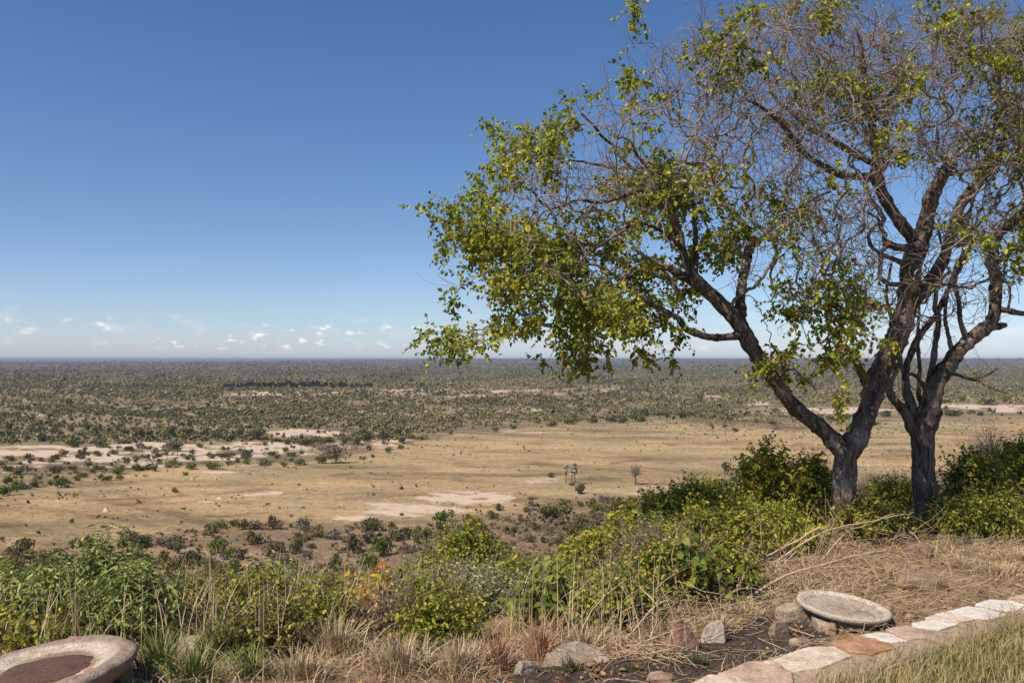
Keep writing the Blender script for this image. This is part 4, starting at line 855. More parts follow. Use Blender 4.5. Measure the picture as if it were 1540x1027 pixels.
def ftrunk_mesh(seed, tall=.35, n=3, r=.035):
    rg = np.random.default_rng(seed); mb = MB()
    for i in range(n):
        a = rg.uniform(0, 2 * PI); e = np.array([math.cos(a) * .35, math.sin(a) * .35, tall + .3])
        p = catmull([[0, 0, -.06], [e[0] * .2, e[1] * .2, tall * .6], e], .1); V, Q = sweep(p[None], np.linspace(r, r * .4, len(p))[None], 5); mb.add(V, Q)
    me = mb.data('trunk'); me.materials.append(M_FTRUNK); return me
PV = {}
def variants():
    for m in ('dark', 'bright', 'olive', 'grey', 'brown'):
        PV[m] = [crown_mesh(100 + i * 7 + len(m), 380, 5 + i, 1.0, .075, m, .25 if m in ('grey', 'brown') else .1) for i in range(4)]
        PV[m + '_s'] = [crown_mesh(200 + i * 7 + len(m), 110, 5 + i, 1.0, .13, m, .1) for i in range(3)]
    PV['tr'] = [ftrunk_mesh(i) for i in range(3)]; PV['tt'] = [ftrunk_mesh(9 + i, .75, 2, .045) for i in range(2)]
def pbush(rg, px, py, w, h, typ, label, group, name='bush', cat='bush', tree=False, pos=None):
    p = plain_at(px, py) if pos is None else pos
    d = p[1]; W = w / F * d * .66; H = h / F * d * 1.2
    e = empty(name, p, label, cat, group); e.rotation_euler.z = rg.uniform(0, 6.28)
    ky = rg.uniform(.8, 1.1)
    big = w > 12
    ms = PV[typ] if big else PV[typ + '_s']
    c = obj('crown', ms[rg.integers(0, len(ms))], None, e)
    if tree:
        t = obj('trunk', PV['tt'][rg.integers(0, 2)], None, e); t.scale = (W * .8, W * .8, H * .7); c.location.z = H * .3; c.scale = (W, W * ky, H * .72)
    else:
        t = obj('trunk', PV['tr'][rg.integers(0, 3)], None, e); t.scale = (W * .8, W * .8, H * .8); c.scale = (W, W * ky, H * 1.1); c.location.z = -.16 * H
    return e
BRIGHT = [(9, 728, 18, 16), (14, 745, 28, 20), (33, 735, 18, 12), (92, 733, 26, 18), (75, 730, 12, 10), (155, 723, 26, 11), (180, 722, 14, 10), (175, 713, 24, 14), (204, 708, 18, 14), (233, 708, 16, 12), (140, 711, 14, 8), (286, 706, 26, 14), (318, 706, 30, 15), (258, 703, 18, 14), (400, 700, 22, 10), (372, 698, 14, 9), (278, 715, 12, 7), (450, 699, 20, 11), (546, 691, 12, 7), (583, 681, 14, 11), (602, 675, 16, 7), (637, 661, 18, 8), (746, 650, 14, 10), (679, 653, 10, 8), (771, 645, 12, 8), (345, 699, 14, 8), (426, 702, 14, 9), (560, 688, 10, 6)]
SANDTREE = [(67, 664, 16, 14), (110, 673, 22, 14), (151, 673, 24, 13), (182, 667, 30, 10), (210, 661, 20, 18), (255, 662, 14, 18), (267, 690, 14, 24), (286, 662, 18, 18), (306, 662, 14, 16), (326, 664, 14, 14), (363, 664, 18, 20), (386, 661, 24, 20), (284, 691, 18, 10), (127, 689, 18, 14), (206, 695, 14, 10), (134, 702, 14, 10), (81, 712, 20, 14), (110, 706, 16, 9), (30, 713, 34, 16), (14, 708, 20, 12), (53, 733, 18, 14), (85, 690, 20, 9), (98, 687, 18, 14), (191, 698, 10, 8), (222, 695, 12, 12), (232, 695, 10, 10), (240, 694, 10, 6), (40, 690, 20, 9), (16, 693, 18, 10), (60, 694, 14, 7), (480, 697, 20, 16), (536, 668, 22, 14), (553, 664, 26, 18), (575, 661, 24, 18), (600, 655, 20, 12), (460, 668, 40, 10), (430, 668, 20, 9), (495, 665, 24, 9), (520, 666, 20, 11), (343, 688, 30, 9), (315, 686, 12, 8), (370, 690, 20, 8), (405, 684, 24, 8), (440, 686, 16, 9), (415, 664, 16, 8), (343, 664, 10, 9), (543, 640, 20, 10), (960, 634, 28, 13), (937, 636, 20, 12), (972, 634, 16, 18), (1004, 628, 10, 8), (1028, 629, 18, 14), (991, 629, 10, 10), (1013, 634, 8, 9), (1053, 608, 12, 14), (920, 634, 22, 10), (890, 636, 20, 10), (860, 638, 22, 10), (830, 641, 20, 9), (1445, 605, 20, 12), (1490, 608, 22, 12), (1472, 605, 12, 10), (1515, 605, 20, 10), (1438, 625, 34, 13), (1462, 623, 11, 9), (1475, 625, 12, 9), (1490, 625, 12, 12), (1507, 625, 6, 5), (1534, 623, 8, 7), (1334, 626, 22, 10), (1255, 632, 22, 10), (1273, 629, 18, 8), (1315, 640, 16, 7), (1090, 648, 10, 11), (1072, 649, 6, 9), (1105, 649, 16, 6), (1420, 606, 16, 9), (1400, 627, 14, 7)]
FOOT = [(350, 791, 16, 10), (388, 796, 28, 13), (410, 796, 22, 22), (107, 824, 12, 12), (120, 822, 10, 12), (137, 829, 22, 24), (185, 821, 22, 16), (209, 824, 30, 20), (266, 832, 10, 16), (328, 832, 26, 24), (346, 838, 20, 16), (381, 819, 22, 22), (405, 837, 24, 24), (421, 831, 20, 16), (445, 831, 24, 22), (18, 856, 32, 24), (39, 838, 34, 28), (66, 847, 24, 22), (90, 835, 16, 10), (197, 841, 30, 12), (245, 856, 28, 28), (273, 856, 24, 20), (326, 874, 24, 30), (354, 862, 28, 26), (427, 850, 34, 16), (533, 831, 22, 30), (571, 836, 24, 32), (551, 817, 20, 18), (609, 812, 34, 16), (636, 810, 18, 18), (664, 799, 18, 14), (555, 857, 26, 24), (504, 857, 22, 26), (864, 805, 26, 24), (889, 805, 30, 14), (844, 789, 8, 8), (818, 816, 10, 10), (907, 769, 24, 12), (934, 763, 24, 16), (955, 758, 24, 14), (973, 754, 20, 12), (480, 868, 24, 20), (445, 872, 30, 26), (390, 868, 30, 24), (300, 878, 26, 20), (170, 850, 20, 14), (230, 846, 18, 12), (460, 812, 16, 10), (590, 795, 14, 12), (700, 802, 18, 12), (770, 800, 14, 10), (800, 815, 18, 12), (840, 822, 20, 14), (900, 790, 18, 10), (690, 820, 20, 16), (1060, 742, 16, 10), (480, 800, 12, 10)]
def build_plain():
    rg = np.random.default_rng(3); variants()
    G1 = 'bright green bushes along the edge of the pale sand'
    for b in BRIGHT: pbush(rg, *b, 'bright', 'rounded bright green bush at the rim of the grass plain below the sand', G1)
    G2 = 'dark bushes and small trees around the pale sand'
    for b in SANDTREE:
        tr = b[3] / b[2] > .9
        pbush(rg, *b, rg.choice(['dark', 'dark', 'olive']), 'dark green bush standing around the pale sand at the woodland edge', G2, tree=tr)
    G3 = 'bushes on the brown foot of the slope'
    for b in FOOT: pbush(rg, b[0], b[1], b[2] * 1.3, b[3] * 1.15, rg.choice(['dark', 'olive', 'olive', 'bright', 'brown']), 'green or brownish bush on the bare brown foot of the slope below the viewpoint', G3)
    n = 0; used = [(b[0], b[1]) for b in FOOT]
    while n < 118:
        px = rg.uniform(-90, 1130); fe = float(line(FOOT_EDGE, px)); py = fe + 3 + abs(rg.normal(0, 42))
        if py > 890 or min(abs(px - u[0]) + abs(py - u[1]) * 1.5 for u in used) < 10: continue
        used.append((px, py)); s = rg.uniform(8, 30)
        pbush(rg, px, py, s * 1.2, s * rg.uniform(.6, 1.0), rg.choice(['dark', 'olive', 'olive', 'olive', 'bright', 'brown', 'grey']), 'green or brownish bush on the bare brown foot of the slope below the viewpoint', G3); n += 1
    n = 0; G4 = 'low shrubs dotted in rows over the pale sand'
    while n < 170:
        px = rg.uniform(-60, 640); py = float(line(WOOD_EDGE, px)) - rg.uniform(0, 44)
        s = rg.uniform(4, 12)
        pbush(rg, px, py, s * rg.uniform(1, 1.8), s * .8, rg.choice(['dark', 'olive', 'brown']), 'tiny low shrub dotted over the pale sand on the left', G4, 'shrub', 'shrub'); n += 1
    # single things -----------------------------------------------------
    one = lambda *a, **k: pbush(rg, *a, None, **k)
    pbush(rg, 875, 742, 22, 17, 'dark', 'dark dense bush just right of the palms on the open grass plain', None)
    pbush(rg, 828, 718, 13, 9, 'dark', 'small dark bush left of the palms on the open grass plain', None)
    pbush(rg, 604, 736, 9, 6, 'dark', 'left one of two tiny bushes alone in the middle of the tan plain', None)
    pbush(rg, 627, 732, 7, 5, 'brown', 'right, smaller one of two tiny bushes alone in the middle of the tan plain', None)
    pbush(rg, 262, 741, 15, 9, 'grey', 'pale grey bush alone on the tan plain at left', None)
    pbush(rg, 331, 793, 28, 13, 'bright', 'bright green bush at the near edge of the tan plain', None)
    pbush(rg, 261, 826, 22, 18, 'grey', 'grey leafless looking bush among the green ones at the slope foot', None)
    pbush(rg, 1090, 723, 22, 27, 'dark', 'small round topped dark tree with a bare trunk on the plain above the green shrubs', None, 'tree', 'tree', True)
    pbush(rg, 1164, 646, 18, 14, 'bright', 'small flat topped green tree on the plain left of the forked trunk', None, 'tree', 'tree', True)
    pbush(rg, 556, 783, 9, 8, 'dark', 'small dark bush at the near end of the white pan', None)
    pbush(rg, 569, 792, 12, 6, 'brown', 'low brownish bush just below the white pan', None)
    pbush(rg, 604, 775, 10, 5, 'dark', 'tiny dark bush in the middle of the white pan edge', None)
    pbush(rg, 214, 686, 13, 21, 'grey', 'open crowned pale tree standing alone in the sand', None, 'tree', 'tree', True)
    pbush(rg, 251, 689, 21, 18, 'grey', 'broad purplish grey tree in the sand beside a taller dark one', None, 'tree', 'tree', True)
    # big grey-green spreading tree
    p = plain_at(505, 697); e = empty('large_tree', p, 'large grey green spreading tree on the near edge of the pale sand', 'tree')
    s = p[1] / F; me = crown_mesh(77, 900, 14, .95, .05, 'grey', .15); c = obj('crown', me, None, e); c.scale = (31 * s, 30 * s, 38 * s)
    t = obj('trunk', ftrunk_mesh(70, .4, 5, .045), None, e); t.scale = (24 * s, 24 * s, 30 * s)
    # flat grey acacia
    p = plain_at(801, 761); e = empty('flat_topped_tree', p, 'low grey flat topped thorn tree on the plain behind the nearest shrubs', 'tree')
    s = p[1] / F; c = obj('crown', crown_mesh(78, 420, 9, .45, .07, 'brown', .3), None, e); c.scale = (16 * s, 15 * s, 17 * s); c.location.z = 7 * s
    t = obj('trunk', ftrunk_mesh(71, .5, 4, .04), None, e); t.scale = (18 * s, 18 * s, 18 * s)
    # fallen log
    p = plain_at(805, 768); s = p[1] / F; mb = MB(); pts = catmull([[-12 * s, 0, .3], [-3 * s, .5, .8], [5 * s, .2, .6], [12 * s, -.6, .9]], .5)
    ring_tube(mb, pts, np.linspace(.75, .35, len(pts)), 10, .3, rg); ring_tube(mb, catmull([[-3 * s, .4, .8], [-2 * s, .8, 2.4], [0, 1.2, 3.2]], .4), np.linspace(.3, .1, 8)[:len(catmull([[-3 * s, .4, .8], [-2 * s, .8, 2.4], [0, 1.2, 3.2]], .4))], 6, .2, rg) if False else None
    o = obj('fallen_log', mb.data('fallen_log', True), M_BARK, None, p); tag(o, 'dark fallen log lying on the plain below the grey flat topped tree', 'log')
    # leafless purple tree
    p = plain_at(955, 729); e = empty('bare_tree', p, 'leafless purplish tree standing alone right of the palms', 'tree'); s = p[1] / F
    sk = Skel([0, 0, -.2]); sk.chain(0, catmull([[0, 0, -.2], [.2, 0, 8 * s], [-.3, .2, 14 * s]], .5)[1:])
    T = rg.normal(0, 1, (90, 3)); T = T / np.linalg.norm(T, axis=1, keepdims=True) * rg.uniform(.3, 1, (90, 1)); T = T * [9 * s, 9 * s, 9 * s] + [0, 0, 20 * s]
    sk.grow(T, rg, .5, .25, .3); r = sk.radii(.05, 2.2, .4); mb = MB(); sk.mesh(mb, r, False); obj('trunk', mb.data('trunk'), M_TWIG_DK, e)
    mb = MB(); j = rg.integers(20, len(sk.P), 260); tp = twigs(np.array(sk.P)[j], rg.normal(0, 1, (260, 3)) + [0, 0, .6], rg.uniform(1, 2.6, 260), rg, 5, .8)
    V, Q = sweep(tp, np.full((260, 5), .035), 3); mb.add(V, Q); obj('twigs', mb.data('twigs'), M_TWIG, e)
    for i, (px, py, h, lb) in enumerate([(851, 727, 32, 'tallest left palm of a tight clump of grey headed palms on the plain'), (859, 727, 28, 'shorter middle palm between two others on the plain'), (864, 729, 36, 'right hand palm of the clump, beside the dark dense bush')]):
        palm(rg, px, py, h, lb)
    bush_low = pbush(rg, 859, 730, 12, 5, 'brown', 'low brown scrub around the feet of the palms', None)
    # termite mounds
    for px, py, w, h, lb in [(160, 769, 11, 9, 'pointed pale termite mound on the tan plain at left'), (331, 750, 12, 5, 'low pale termite mound beside a white scrape on the plain'), (290, 721, 8, 5, 'small pale termite mound near the bright green bushes')]:
        p = plain_at(px, py); s = p[1] / F; a = np.arange(16) / 16 * 2 * PI; rings = []
        for k in range(9):
            u = k / 8; rr = w * s * .5 * (1 - u) ** 1.25 + .03; rings.append(np.c_[np.cos(a) * rr * (1 + .2 * np.sin(3 * a + k)), np.sin(a) * rr, np.full(16, u * h * s - .1)])
        V = np.vstack(rings) + rg.normal(0, .05, (144, 3)); i = np.arange(144).reshape(9, 16)
        Q = np.stack([i[:-1], np.roll(i[:-1], -1, 1), np.roll(i[1:], -1, 1), i[1:]], -1).reshape(-1, 4)
        o = obj('termite_mound', mesh_data('termite_mound', V, [Q], None, True), M_MOUND, None, p); tag(o, lb, 'termite mound')
    # water hole
    p = plain_at(612, 666); s = p[1] / F; a = np.arange(28) / 28 * 2 * PI; rr = 1 + .3 * np.sin(2 * a + 1) + .15 * np.sin(5 * a)
    V = np.c_[np.cos(a) * rr * 6 * s, np.sin(a) * rr * 20 * s, np.full(28, .25)]; V = np.vstack([V, [[0, 0, .25]]])
    xs = V[:, 0] + p[0]; ys = V[:, 1] + p[1]; V[:, 2] = height(xs, ys).max() - p[2] + .05
    o = obj('water', mesh_data('water', V, [np.array([[i, (i + 1) % 28, 28] for i in range(28)])]), M_WATER, None, p); tag(o, kind='structure')
def palm(rg, px, py, h, lb):
    p = plain_at(px, py); s = p[1] / F; H = h * s; e = empty('palm_tree', p, lb, 'palm tree')
    top = H * .74; mb = MB(); bend = rg.uniform(-.4, .4)
    pts = catmull([[0, 0, -.2], [bend, 0, top * .5], [bend * .4, 0, top]], .6); ring_tube(mb, pts, np.linspace(.24, .16, len(pts)), 10, .12, rg)
    obj('trunk', mb.data('trunk', True), M_FTRUNK, e)
    mb = MB(); R_ = H * .20
    for i in range(34):
        el = rg.uniform(-1.35, 1.45); az = rg.uniform(0, 6.28); d = np.array([math.cos(az) * math.cos(el), math.sin(az) * math.cos(el), math.sin(el)])
        c0 = np.array([bend * .4, 0, top]); st = c0 + d * R_ * rg.uniform(.3, .75) * np.array([.65, .65, 1.25]) - [0, 0, R_ * .15]; V, Q = sweep(np.stack([c0, st])[None], np.array([[.05, .04]]), 3); mb.add(V, Q, tint=.3)
        up = norm(np.cross(np.cross(d, [0, 0, 1.]) + 1e-3, d)); sd = np.cross(d, up); n = 9; fan = []
        for k in range(n):
            f = (k / (n - 1) - .5) * 2.4; q = d * math.cos(f) + sd * math.sin(f); w = np.cross(q, up) * .12 * R_; L = R_ * rg.uniform(.35, .55)
            V = np.stack([st, st + q * L * .55 - w, st + q * L + [0, 0, -.12 * R_], st + q * L * .55 + w]); mb.add(V, np.array([[0, 1, 2, 3]]), tint=rg.uniform(.2, .95))
    obj('fronds', mb.data('fronds'), FM['palm'], e)
M_MOUND = plain_mat('termite_earth', (.48, .39, .31), .15, 1.5)
def _water():
    t = NT('pond_water'); p = t.new('ShaderNodeBsdfPrincipled'); p.inputs['Base Color'].default_value = (.07, .075, .07, 1); p.inputs['Roughness'].default_value = .12
    t.link(p.outputs[0], t.out.inputs[0]); return t.m
M_WATER = _water()
def build_dark_stand():
    rg = np.random.default_rng(31); n = 46; me = [crown_mesh(400 + i, 60, 5, .9, .2, 'evergreen', 0) for i in range(4)]
    for i in range(n):
        px = 335 + 225 * (i + rg.uniform(0, .8)) / n; py = 584.5 - rg.uniform(0, 2.5); p = plain_at(px, py); s = p[1] / F
        e = empty('evergreen_tree', p, 'very dark evergreen tree in the long dark row out in the left woodland', 'tree', 'row of very dark evergreen trees')
        k = 1 if 370 < px < 520 else .75
        c = obj('crown', me[i % 4], None, e); c.scale = (5.2 * s * k, 5.2 * s * k, 12.5 * s * k * rg.uniform(.75, 1.15))
        t = obj('trunk', PV['tr'][i % 3], None, e); t.scale = (4 * s, 4 * s, 6 * s)
FM['evergreen'] = far_leaf('evergreen_leaf', (.012, .022, .012), (.022, .038, .018), (.04, .06, .028))
def build_woodland():
    rg = np.random.default_rng(5); mb = MB()
    def batch(d0, d1, area, nq, qs, w, h, far=False):
        A = 1.30 * (d1 ** 2 - d0 ** 2) / 2; n = int(A / area)
        d = np.sqrt(rg.uniform(d0 ** 2, d1 ** 2, n)); a = rg.uniform(-.65, .65, n)
        x = d * np.tan(a) ; y = d + 0 * a
        z = height(x, y, False); px = 770 + x / y * F; py = HOR + (EYE - z) / y * F
        dens = sstep(.41, .56, fbm(px / 60., py / 6., 4, 41) * .62 + fbm(x / 45., y / 70., 3, 42) * .38) if not far else sstep(.2, .4, fbm(x / 400., y / 700., 3, 43))
        keep = (py < line(WOOD_EDGE, px) - 7)
        if not far:
            sd = np.zeros(n)
            for sx, sy, rx, ry, wg in SANDS:
                q = ((px - sx) / rx) ** 2 + ((py - sy) / ry) ** 2; sd = np.maximum(sd, np.minimum(wg, 1.1) * sstep(1.7, .4, q) * (.35 + .8 * sstep(.3, .6, fbm(px / 30., py / 3., 3, 52))))
            right = sstep(1060, 1150, px) * sstep(603, 612, py)
            dens = np.clip(dens * 1.15 + .19, 0, 1) * (1 - .93 * np.clip(sd, 0, 1)) * (1 - .8 * right)
        keep &= rg.random(n) < dens
        x, y, z = x[keep], y[keep], z[keep]; px = px[keep]; dd = d[keep]; n = len(x)
        W = w * rg.lognormal(0, .42, n); H = h * rg.lognormal(0, .22, n) * (W / w) ** .5
        vs = [crown_pts(rg, nq, 5 if nq > 20 else 3, 1, qs) for _ in range(12)]; vi = rg.integers(0, 12, n); rot = rg.uniform(0, 6.28, n)
        base = .42 + .30 * (fbm(x / 180., y / 260., 3, 44) - .5) * 2 + rg.normal(0, .12, n)
        red = sstep(2800, 4200, dd) * sstep(10500, 8000, dd) * (.25 + .75 * sstep(800, 260, px)) * .7
        for k in range(12):
            m = vi == k
            if not m.any(): continue
            Q, t = vs[k]; c, s = np.cos(rot[m]), np.sin(rot[m])
            X = (Q[None, ..., 0] * c[:, None, None] - Q[None, ..., 1] * s[:, None, None]) * W[m][:, None, None] + x[m][:, None, None]
            Y = (Q[None, ..., 0] * s[:, None, None] + Q[None, ..., 1] * c[:, None, None]) * W[m][:, None, None] + y[m][:, None, None]
            Z = Q[None, ..., 2] * H[m][:, None, None] + z[m][:, None, None]
            V = np.stack([X, Y, Z], -1).reshape(-1, 3); F_ = np.arange(len(V)).reshape(-1, 4)
            tt = np.clip(base[m][:, None] + (t[None] - .45) * .32, .0, .64); tt = np.where(red[m][:, None] > rg.random((m.sum(), 1)) * 1.1, .82 + (t[None] - .45) * .2, tt)
            mb.add(V, F_, tint=np.clip(tt, .001, .999).ravel())
        print('wood', d0, d1, n)
    batch(520, 1000, 17, 12, .5, 1.0, 1.5)
    batch(1000, 2300, 75, 6, .7, 1.5, 2.2)
    batch(520, 900, 46, 52, .26, 2.0, 2.9)
    batch(900, 1600, 72, 26, .34, 2.3, 3.2)
    batch(1600, 4000, 300, 14, .45, 3.2, 4.4)
    batch(4000, 9000, 2600, 8, .6, 7, 5.5, True)
    batch(9000, 17000, 9000, 6, .7, 14, 7, True)
    o = obj('woodland', mb.data('woodland'), M_WOOD); tag(o, kind='stuff')
def build_scrub():
    rg = np.random.default_rng(15); mb = MB(); n = 88000
    d = np.r_[np.sqrt(rg.uniform(22 ** 2, 760 ** 2, 60000)), np.sqrt(rg.uniform(60 ** 2, 330 ** 2, 28000))]; a = rg.uniform(-.7, .7, n); x = d * np.tan(a); y = d
    z = height(x, y, False); px = 770 + x / y * F; py = HOR + (EYE - z) / y * F
    fe = line(FOOT_EDGE, px) + (fbm(px / 50., px * 0, 3, 71) - .5) * 30; we = line(WOOD_EDGE, px)
    f1 = sstep(-4, 14, py - fe) * (.12 + .88 * sstep(.42, .6, fbm(x / 14., y / 22., 3, 72))) * .62
    f2 = sstep(24, 0, np.abs(py - we + 16)) * sstep(.4, .6, fbm(px / 22., py / 3.5, 3, 73)) * sstep(900, 500, px) * .75
    f3 = ((py > we) & (py < fe)) * (.004 + .13 * sstep(.60, .72, fbm(px / 40., py / 6., 3, 74)) + .10 * sstep(1150, 1300, px) + .05 * sstep(90, 20, np.abs(py - we) * 2))
    sand = np.zeros(n)
    for sx, sy, rx, ry, wg in SANDS: sand = np.maximum(sand, wg * sstep(1.6, .5, ((px - sx) / rx) ** 2 + ((py - sy) / ry) ** 2))
    kn = np.exp(-(((x - 190) / 75) ** 2 + ((y - 660) / 75) ** 2)) * .9
    keep = rg.random(n) < np.maximum(np.maximum(f1, f2 * (1 - .7 * sand)), np.maximum(f3 * (1 - sand), kn)); x, y, z, d, f1, f3 = x[keep], y[keep], z[keep], d[keep], f1[keep], (py > we)[keep]; n = len(x)
    W = rg.lognormal(-.35, .42, n) * np.where(f1 > .05, 1.0, .8); H = W * rg.uniform(.8, 1.5, n)
    vs = [crown_pts(rg, 30, 5, 1, .26) for _ in range(14)]; vi = rg.integers(0, 14, n); rot = rg.uniform(0, 6.28, n); base = rg.choice([.22, .35, .45, .6, .78], n, p=[.26, .28, .2, .14, .12])
    for k in range(14):
        m = vi == k; Q, t = vs[k]; c, s = np.cos(rot[m]), np.sin(rot[m])
        X = (Q[None, ..., 0] * c[:, None, None] - Q[None, ..., 1] * s[:, None, None]) * W[m][:, None, None] + x[m][:, None, None]
        Y = (Q[None, ..., 0] * s[:, None, None] + Q[None, ..., 1] * c[:, None, None]) * W[m][:, None, None] + y[m][:, None, None]
        Z = Q[None, ..., 2] * H[m][:, None, None] + z[m][:, None, None] - .05
        V = np.stack([X, Y, Z], -1).reshape(-1, 3); mb.add(V, np.arange(len(V)).reshape(-1, 4), tint=np.clip(base[m][:, None] + (t[None] - .45) * .3, .001, .999).ravel())
    print('scrub', n)
    o = obj('scrub', mb.data('scrub'), M_WOOD); tag(o, kind='stuff')
def _wood():
    t = NT('woodland_leaf'); c = t.ramp(t.attr('tint'), [(0, (.07, .075, .034)), (.3, (.145, .145, .06)), (.5, (.215, .195, .09)), (.66, (.31, .26, .135)), (.75, (.19, .13, .08)), (1, (.27, .185, .12))])
    return t.finish(c, .85, None, .05)
M_WOOD = _wood()
# ------------------------------------------------------------------ stones and baths
import bmesh
def stone_mat(name, cols, scale=6, patch=None, lichen=None):
    t = NT(name); g = t.geo(); a = t.noise(g, scale, 6, .65); b = t.noise(g, scale * 6, 5, .7); c2 = t.noise(g, scale * .35, 3, .5)
    c = t.ramp(a, [(.3, cols[0]), (.52, cols[1]), (.75, cols[2])])
    c = t.mix(1.0, c, t.ramp(b, [(.3, (.72, .7, .68)), (.7, (1.2, 1.2, 1.2))]), 'MULTIPLY')
    if patch: c = t.mix(t.rng(c2, patch[1], patch[1] + .06, 0, .85), c, patch[0])
    return t.finish(c, .88, t.bump(b, .6, .008, t.bump(a, .7, .03)), .2)
M_ROCKB = stone_mat('brown_rock', [(.14, .092, .065), (.25, .175, .12), (.37, .275, .195)], 9, ((.42, .33, .24), .58))
M_ROCKP = stone_mat('pale_rock', [(.35, .27, .21), (.52, .43, .34), (.68, .60, .50)], 9, ((.30, .2, .15), .6))
M_ROCKG = stone_mat('greyish_rock', [(.22, .17, .125), (.36, .285, .215), (.49, .41, .32)], 9)
M_SLABP = stone_mat('pale_slab', [(.42, .33, .25), (.58, .48, .38), (.70, .62, .52)], 11, ((.50, .33, .23), .62))
M_SLABW = stone_mat('white_slab', [(.48, .42, .36), (.62, .57, .51), (.72, .68, .63)], 11)
M_SLABO = stone_mat('orange_slab', [(.27, .135, .065), (.38, .215, .12), (.47, .33, .23)], 9)
M_SLABB = stone_mat('tan_slab', [(.31, .205, .15), (.45, .32, .24), (.56, .43, .34)], 9)
M_MORTAR = stone_mat('mortar', [(.22, .155, .11), (.35, .26, .19), (.47, .37, .28)], 12)
def hull_rock(pts, seed, cuts=4, amp=.03, bev=.12):
    bm = bmesh.new(); pts = np.asarray(pts, float); s = np.ptp(pts, axis=0).max()
    for p in pts: bm.verts.new(p)
    r = bmesh.ops.convex_hull(bm, input=bm.verts); bmesh.ops.delete(bm, geom=[v for v in r['geom_interior'] if isinstance(v, bmesh.types.BMVert)], context='VERTS')
    bmesh.ops.bevel(bm, geom=bm.edges[:], offset=s * bev * .35, segments=2, affect='EDGES', profile=.6, clamp_overlap=True)
    bmesh.ops.triangulate(bm, faces=bm.faces[:])
    for _ in range(cuts):
        L = [e for e in bm.edges if e.calc_length() > s * .03]
        if not L: break
        bmesh.ops.subdivide_edges(bm, edges=L, cuts=1, use_grid_fill=False); bmesh.ops.triangulate(bm, faces=[f for f in bm.faces if len(f.verts) > 3])
    bm.normal_update(); u = seed * 3.7
    co = np.array([v.co for v in bm.verts]); nn = np.array([v.normal for v in bm.verts]); c = co / s
    n1 = fbm(c[:, 0] * 4 + u, c[:, 1] * 4 + c[:, 2] * 5, 4, 2) - .5; n2 = fbm(c[:, 0] * 13 + u, c[:, 1] * 13 + c[:, 2] * 17, 3, 5) - .5
    co = co + nn * (s * (amp * 1.6 * n1 + amp * .7 * n2))[:, None]
    for v, q in zip(bm.verts, co): v.co = q
    me = bpy.data.meshes.new('rock'); bm.to_mesh(me); bm.free()
    me.polygons.foreach_set('use_smooth', np.ones(len(me.polygons), bool)); return me
def rock(label, px, py, w, h, mat, seed, name='rock', shape=None, depth=.7, sink=.02, flat=False, Y=None):
    """w,h in photograph pixels; py = lowest visible edge"""
    rg = np.random.default_rng(900 + seed); p = ground_at(px, py) if Y is None else np.r_[at(px, py, Y)[:2], float(height(*at(px, py, Y)[:2]))]
    s = p[1] / F; W = w * s; H = h * s
    if shape is None:
        a = np.sort(rg.uniform(0, 2 * PI, 9)); pts = []
        for k in a:
            r = rg.uniform(.8, 1.05); pts += [[math.cos(k) * W * .5 * r, math.sin(k) * W * .5 * depth * r, -sink], [math.cos(k) * W * .44 * r, math.sin(k) * W * .44 * depth * r, H * rg.uniform(.4, .7)]]
        for k in a[::2]: pts.append([math.cos(k) * W * .27, math.sin(k) * W * .27 * depth, H * rg.uniform(.85, 1.0)])
    else: pts = [[x * W, y * W, z * H - (sink if z <= 0 else 0)] for x, y, z in shape]
    p = p + [0, W * depth * .4, 0]; p[2] = float(height(p[0], p[1]))
    o = obj(name, hull_rock(pts, seed), mat, None, p); tag(o, label, 'rock'); return o
def lathe(prof, n, wob, rg):
    """prof: list of (r,z)"""
    a = np.arange(n) / n * 2 * PI; V = []
    for i, (r, z) in enumerate(prof):
        k = 1 + wob * (fbm(np.cos(a) * 2 + 5, np.sin(a) * 2 + 5 + z, 3, 2) - .5)
        V.append(np.c_[np.cos(a) * r * k, np.sin(a) * r * k, z + wob * .05 * (fbm(np.cos(a) * 22 * max(r, .1) + 3, np.sin(a) * 22 * max(r, .1) + i, 3, 18) - .5) + wob * .25 * (fbm(np.cos(a) * 3 * max(r, .1) + i * .3, np.sin(a) * 3, 3, 8) - .5) * min(1, r * 3)])
    V = np.vstack(V); i = np.arange(len(prof) * n).reshape(len(prof), n)
    return V, np.stack([i[:-1], np.roll(i[:-1], -1, 1), np.roll(i[1:], -1, 1), i[1:]], -1).reshape(-1, 4)[:, ::-1]
def refine(prof, st):
    out = []
    for (a, b), (c, d) in zip(prof[:-1], prof[1:]):
        n = max(1, int(math.hypot(c - a, d - b) / st)); out += [(a + (c - a) * i / n, b + (d - b) * i / n) for i in range(n)]
    return out + [prof[-1]]
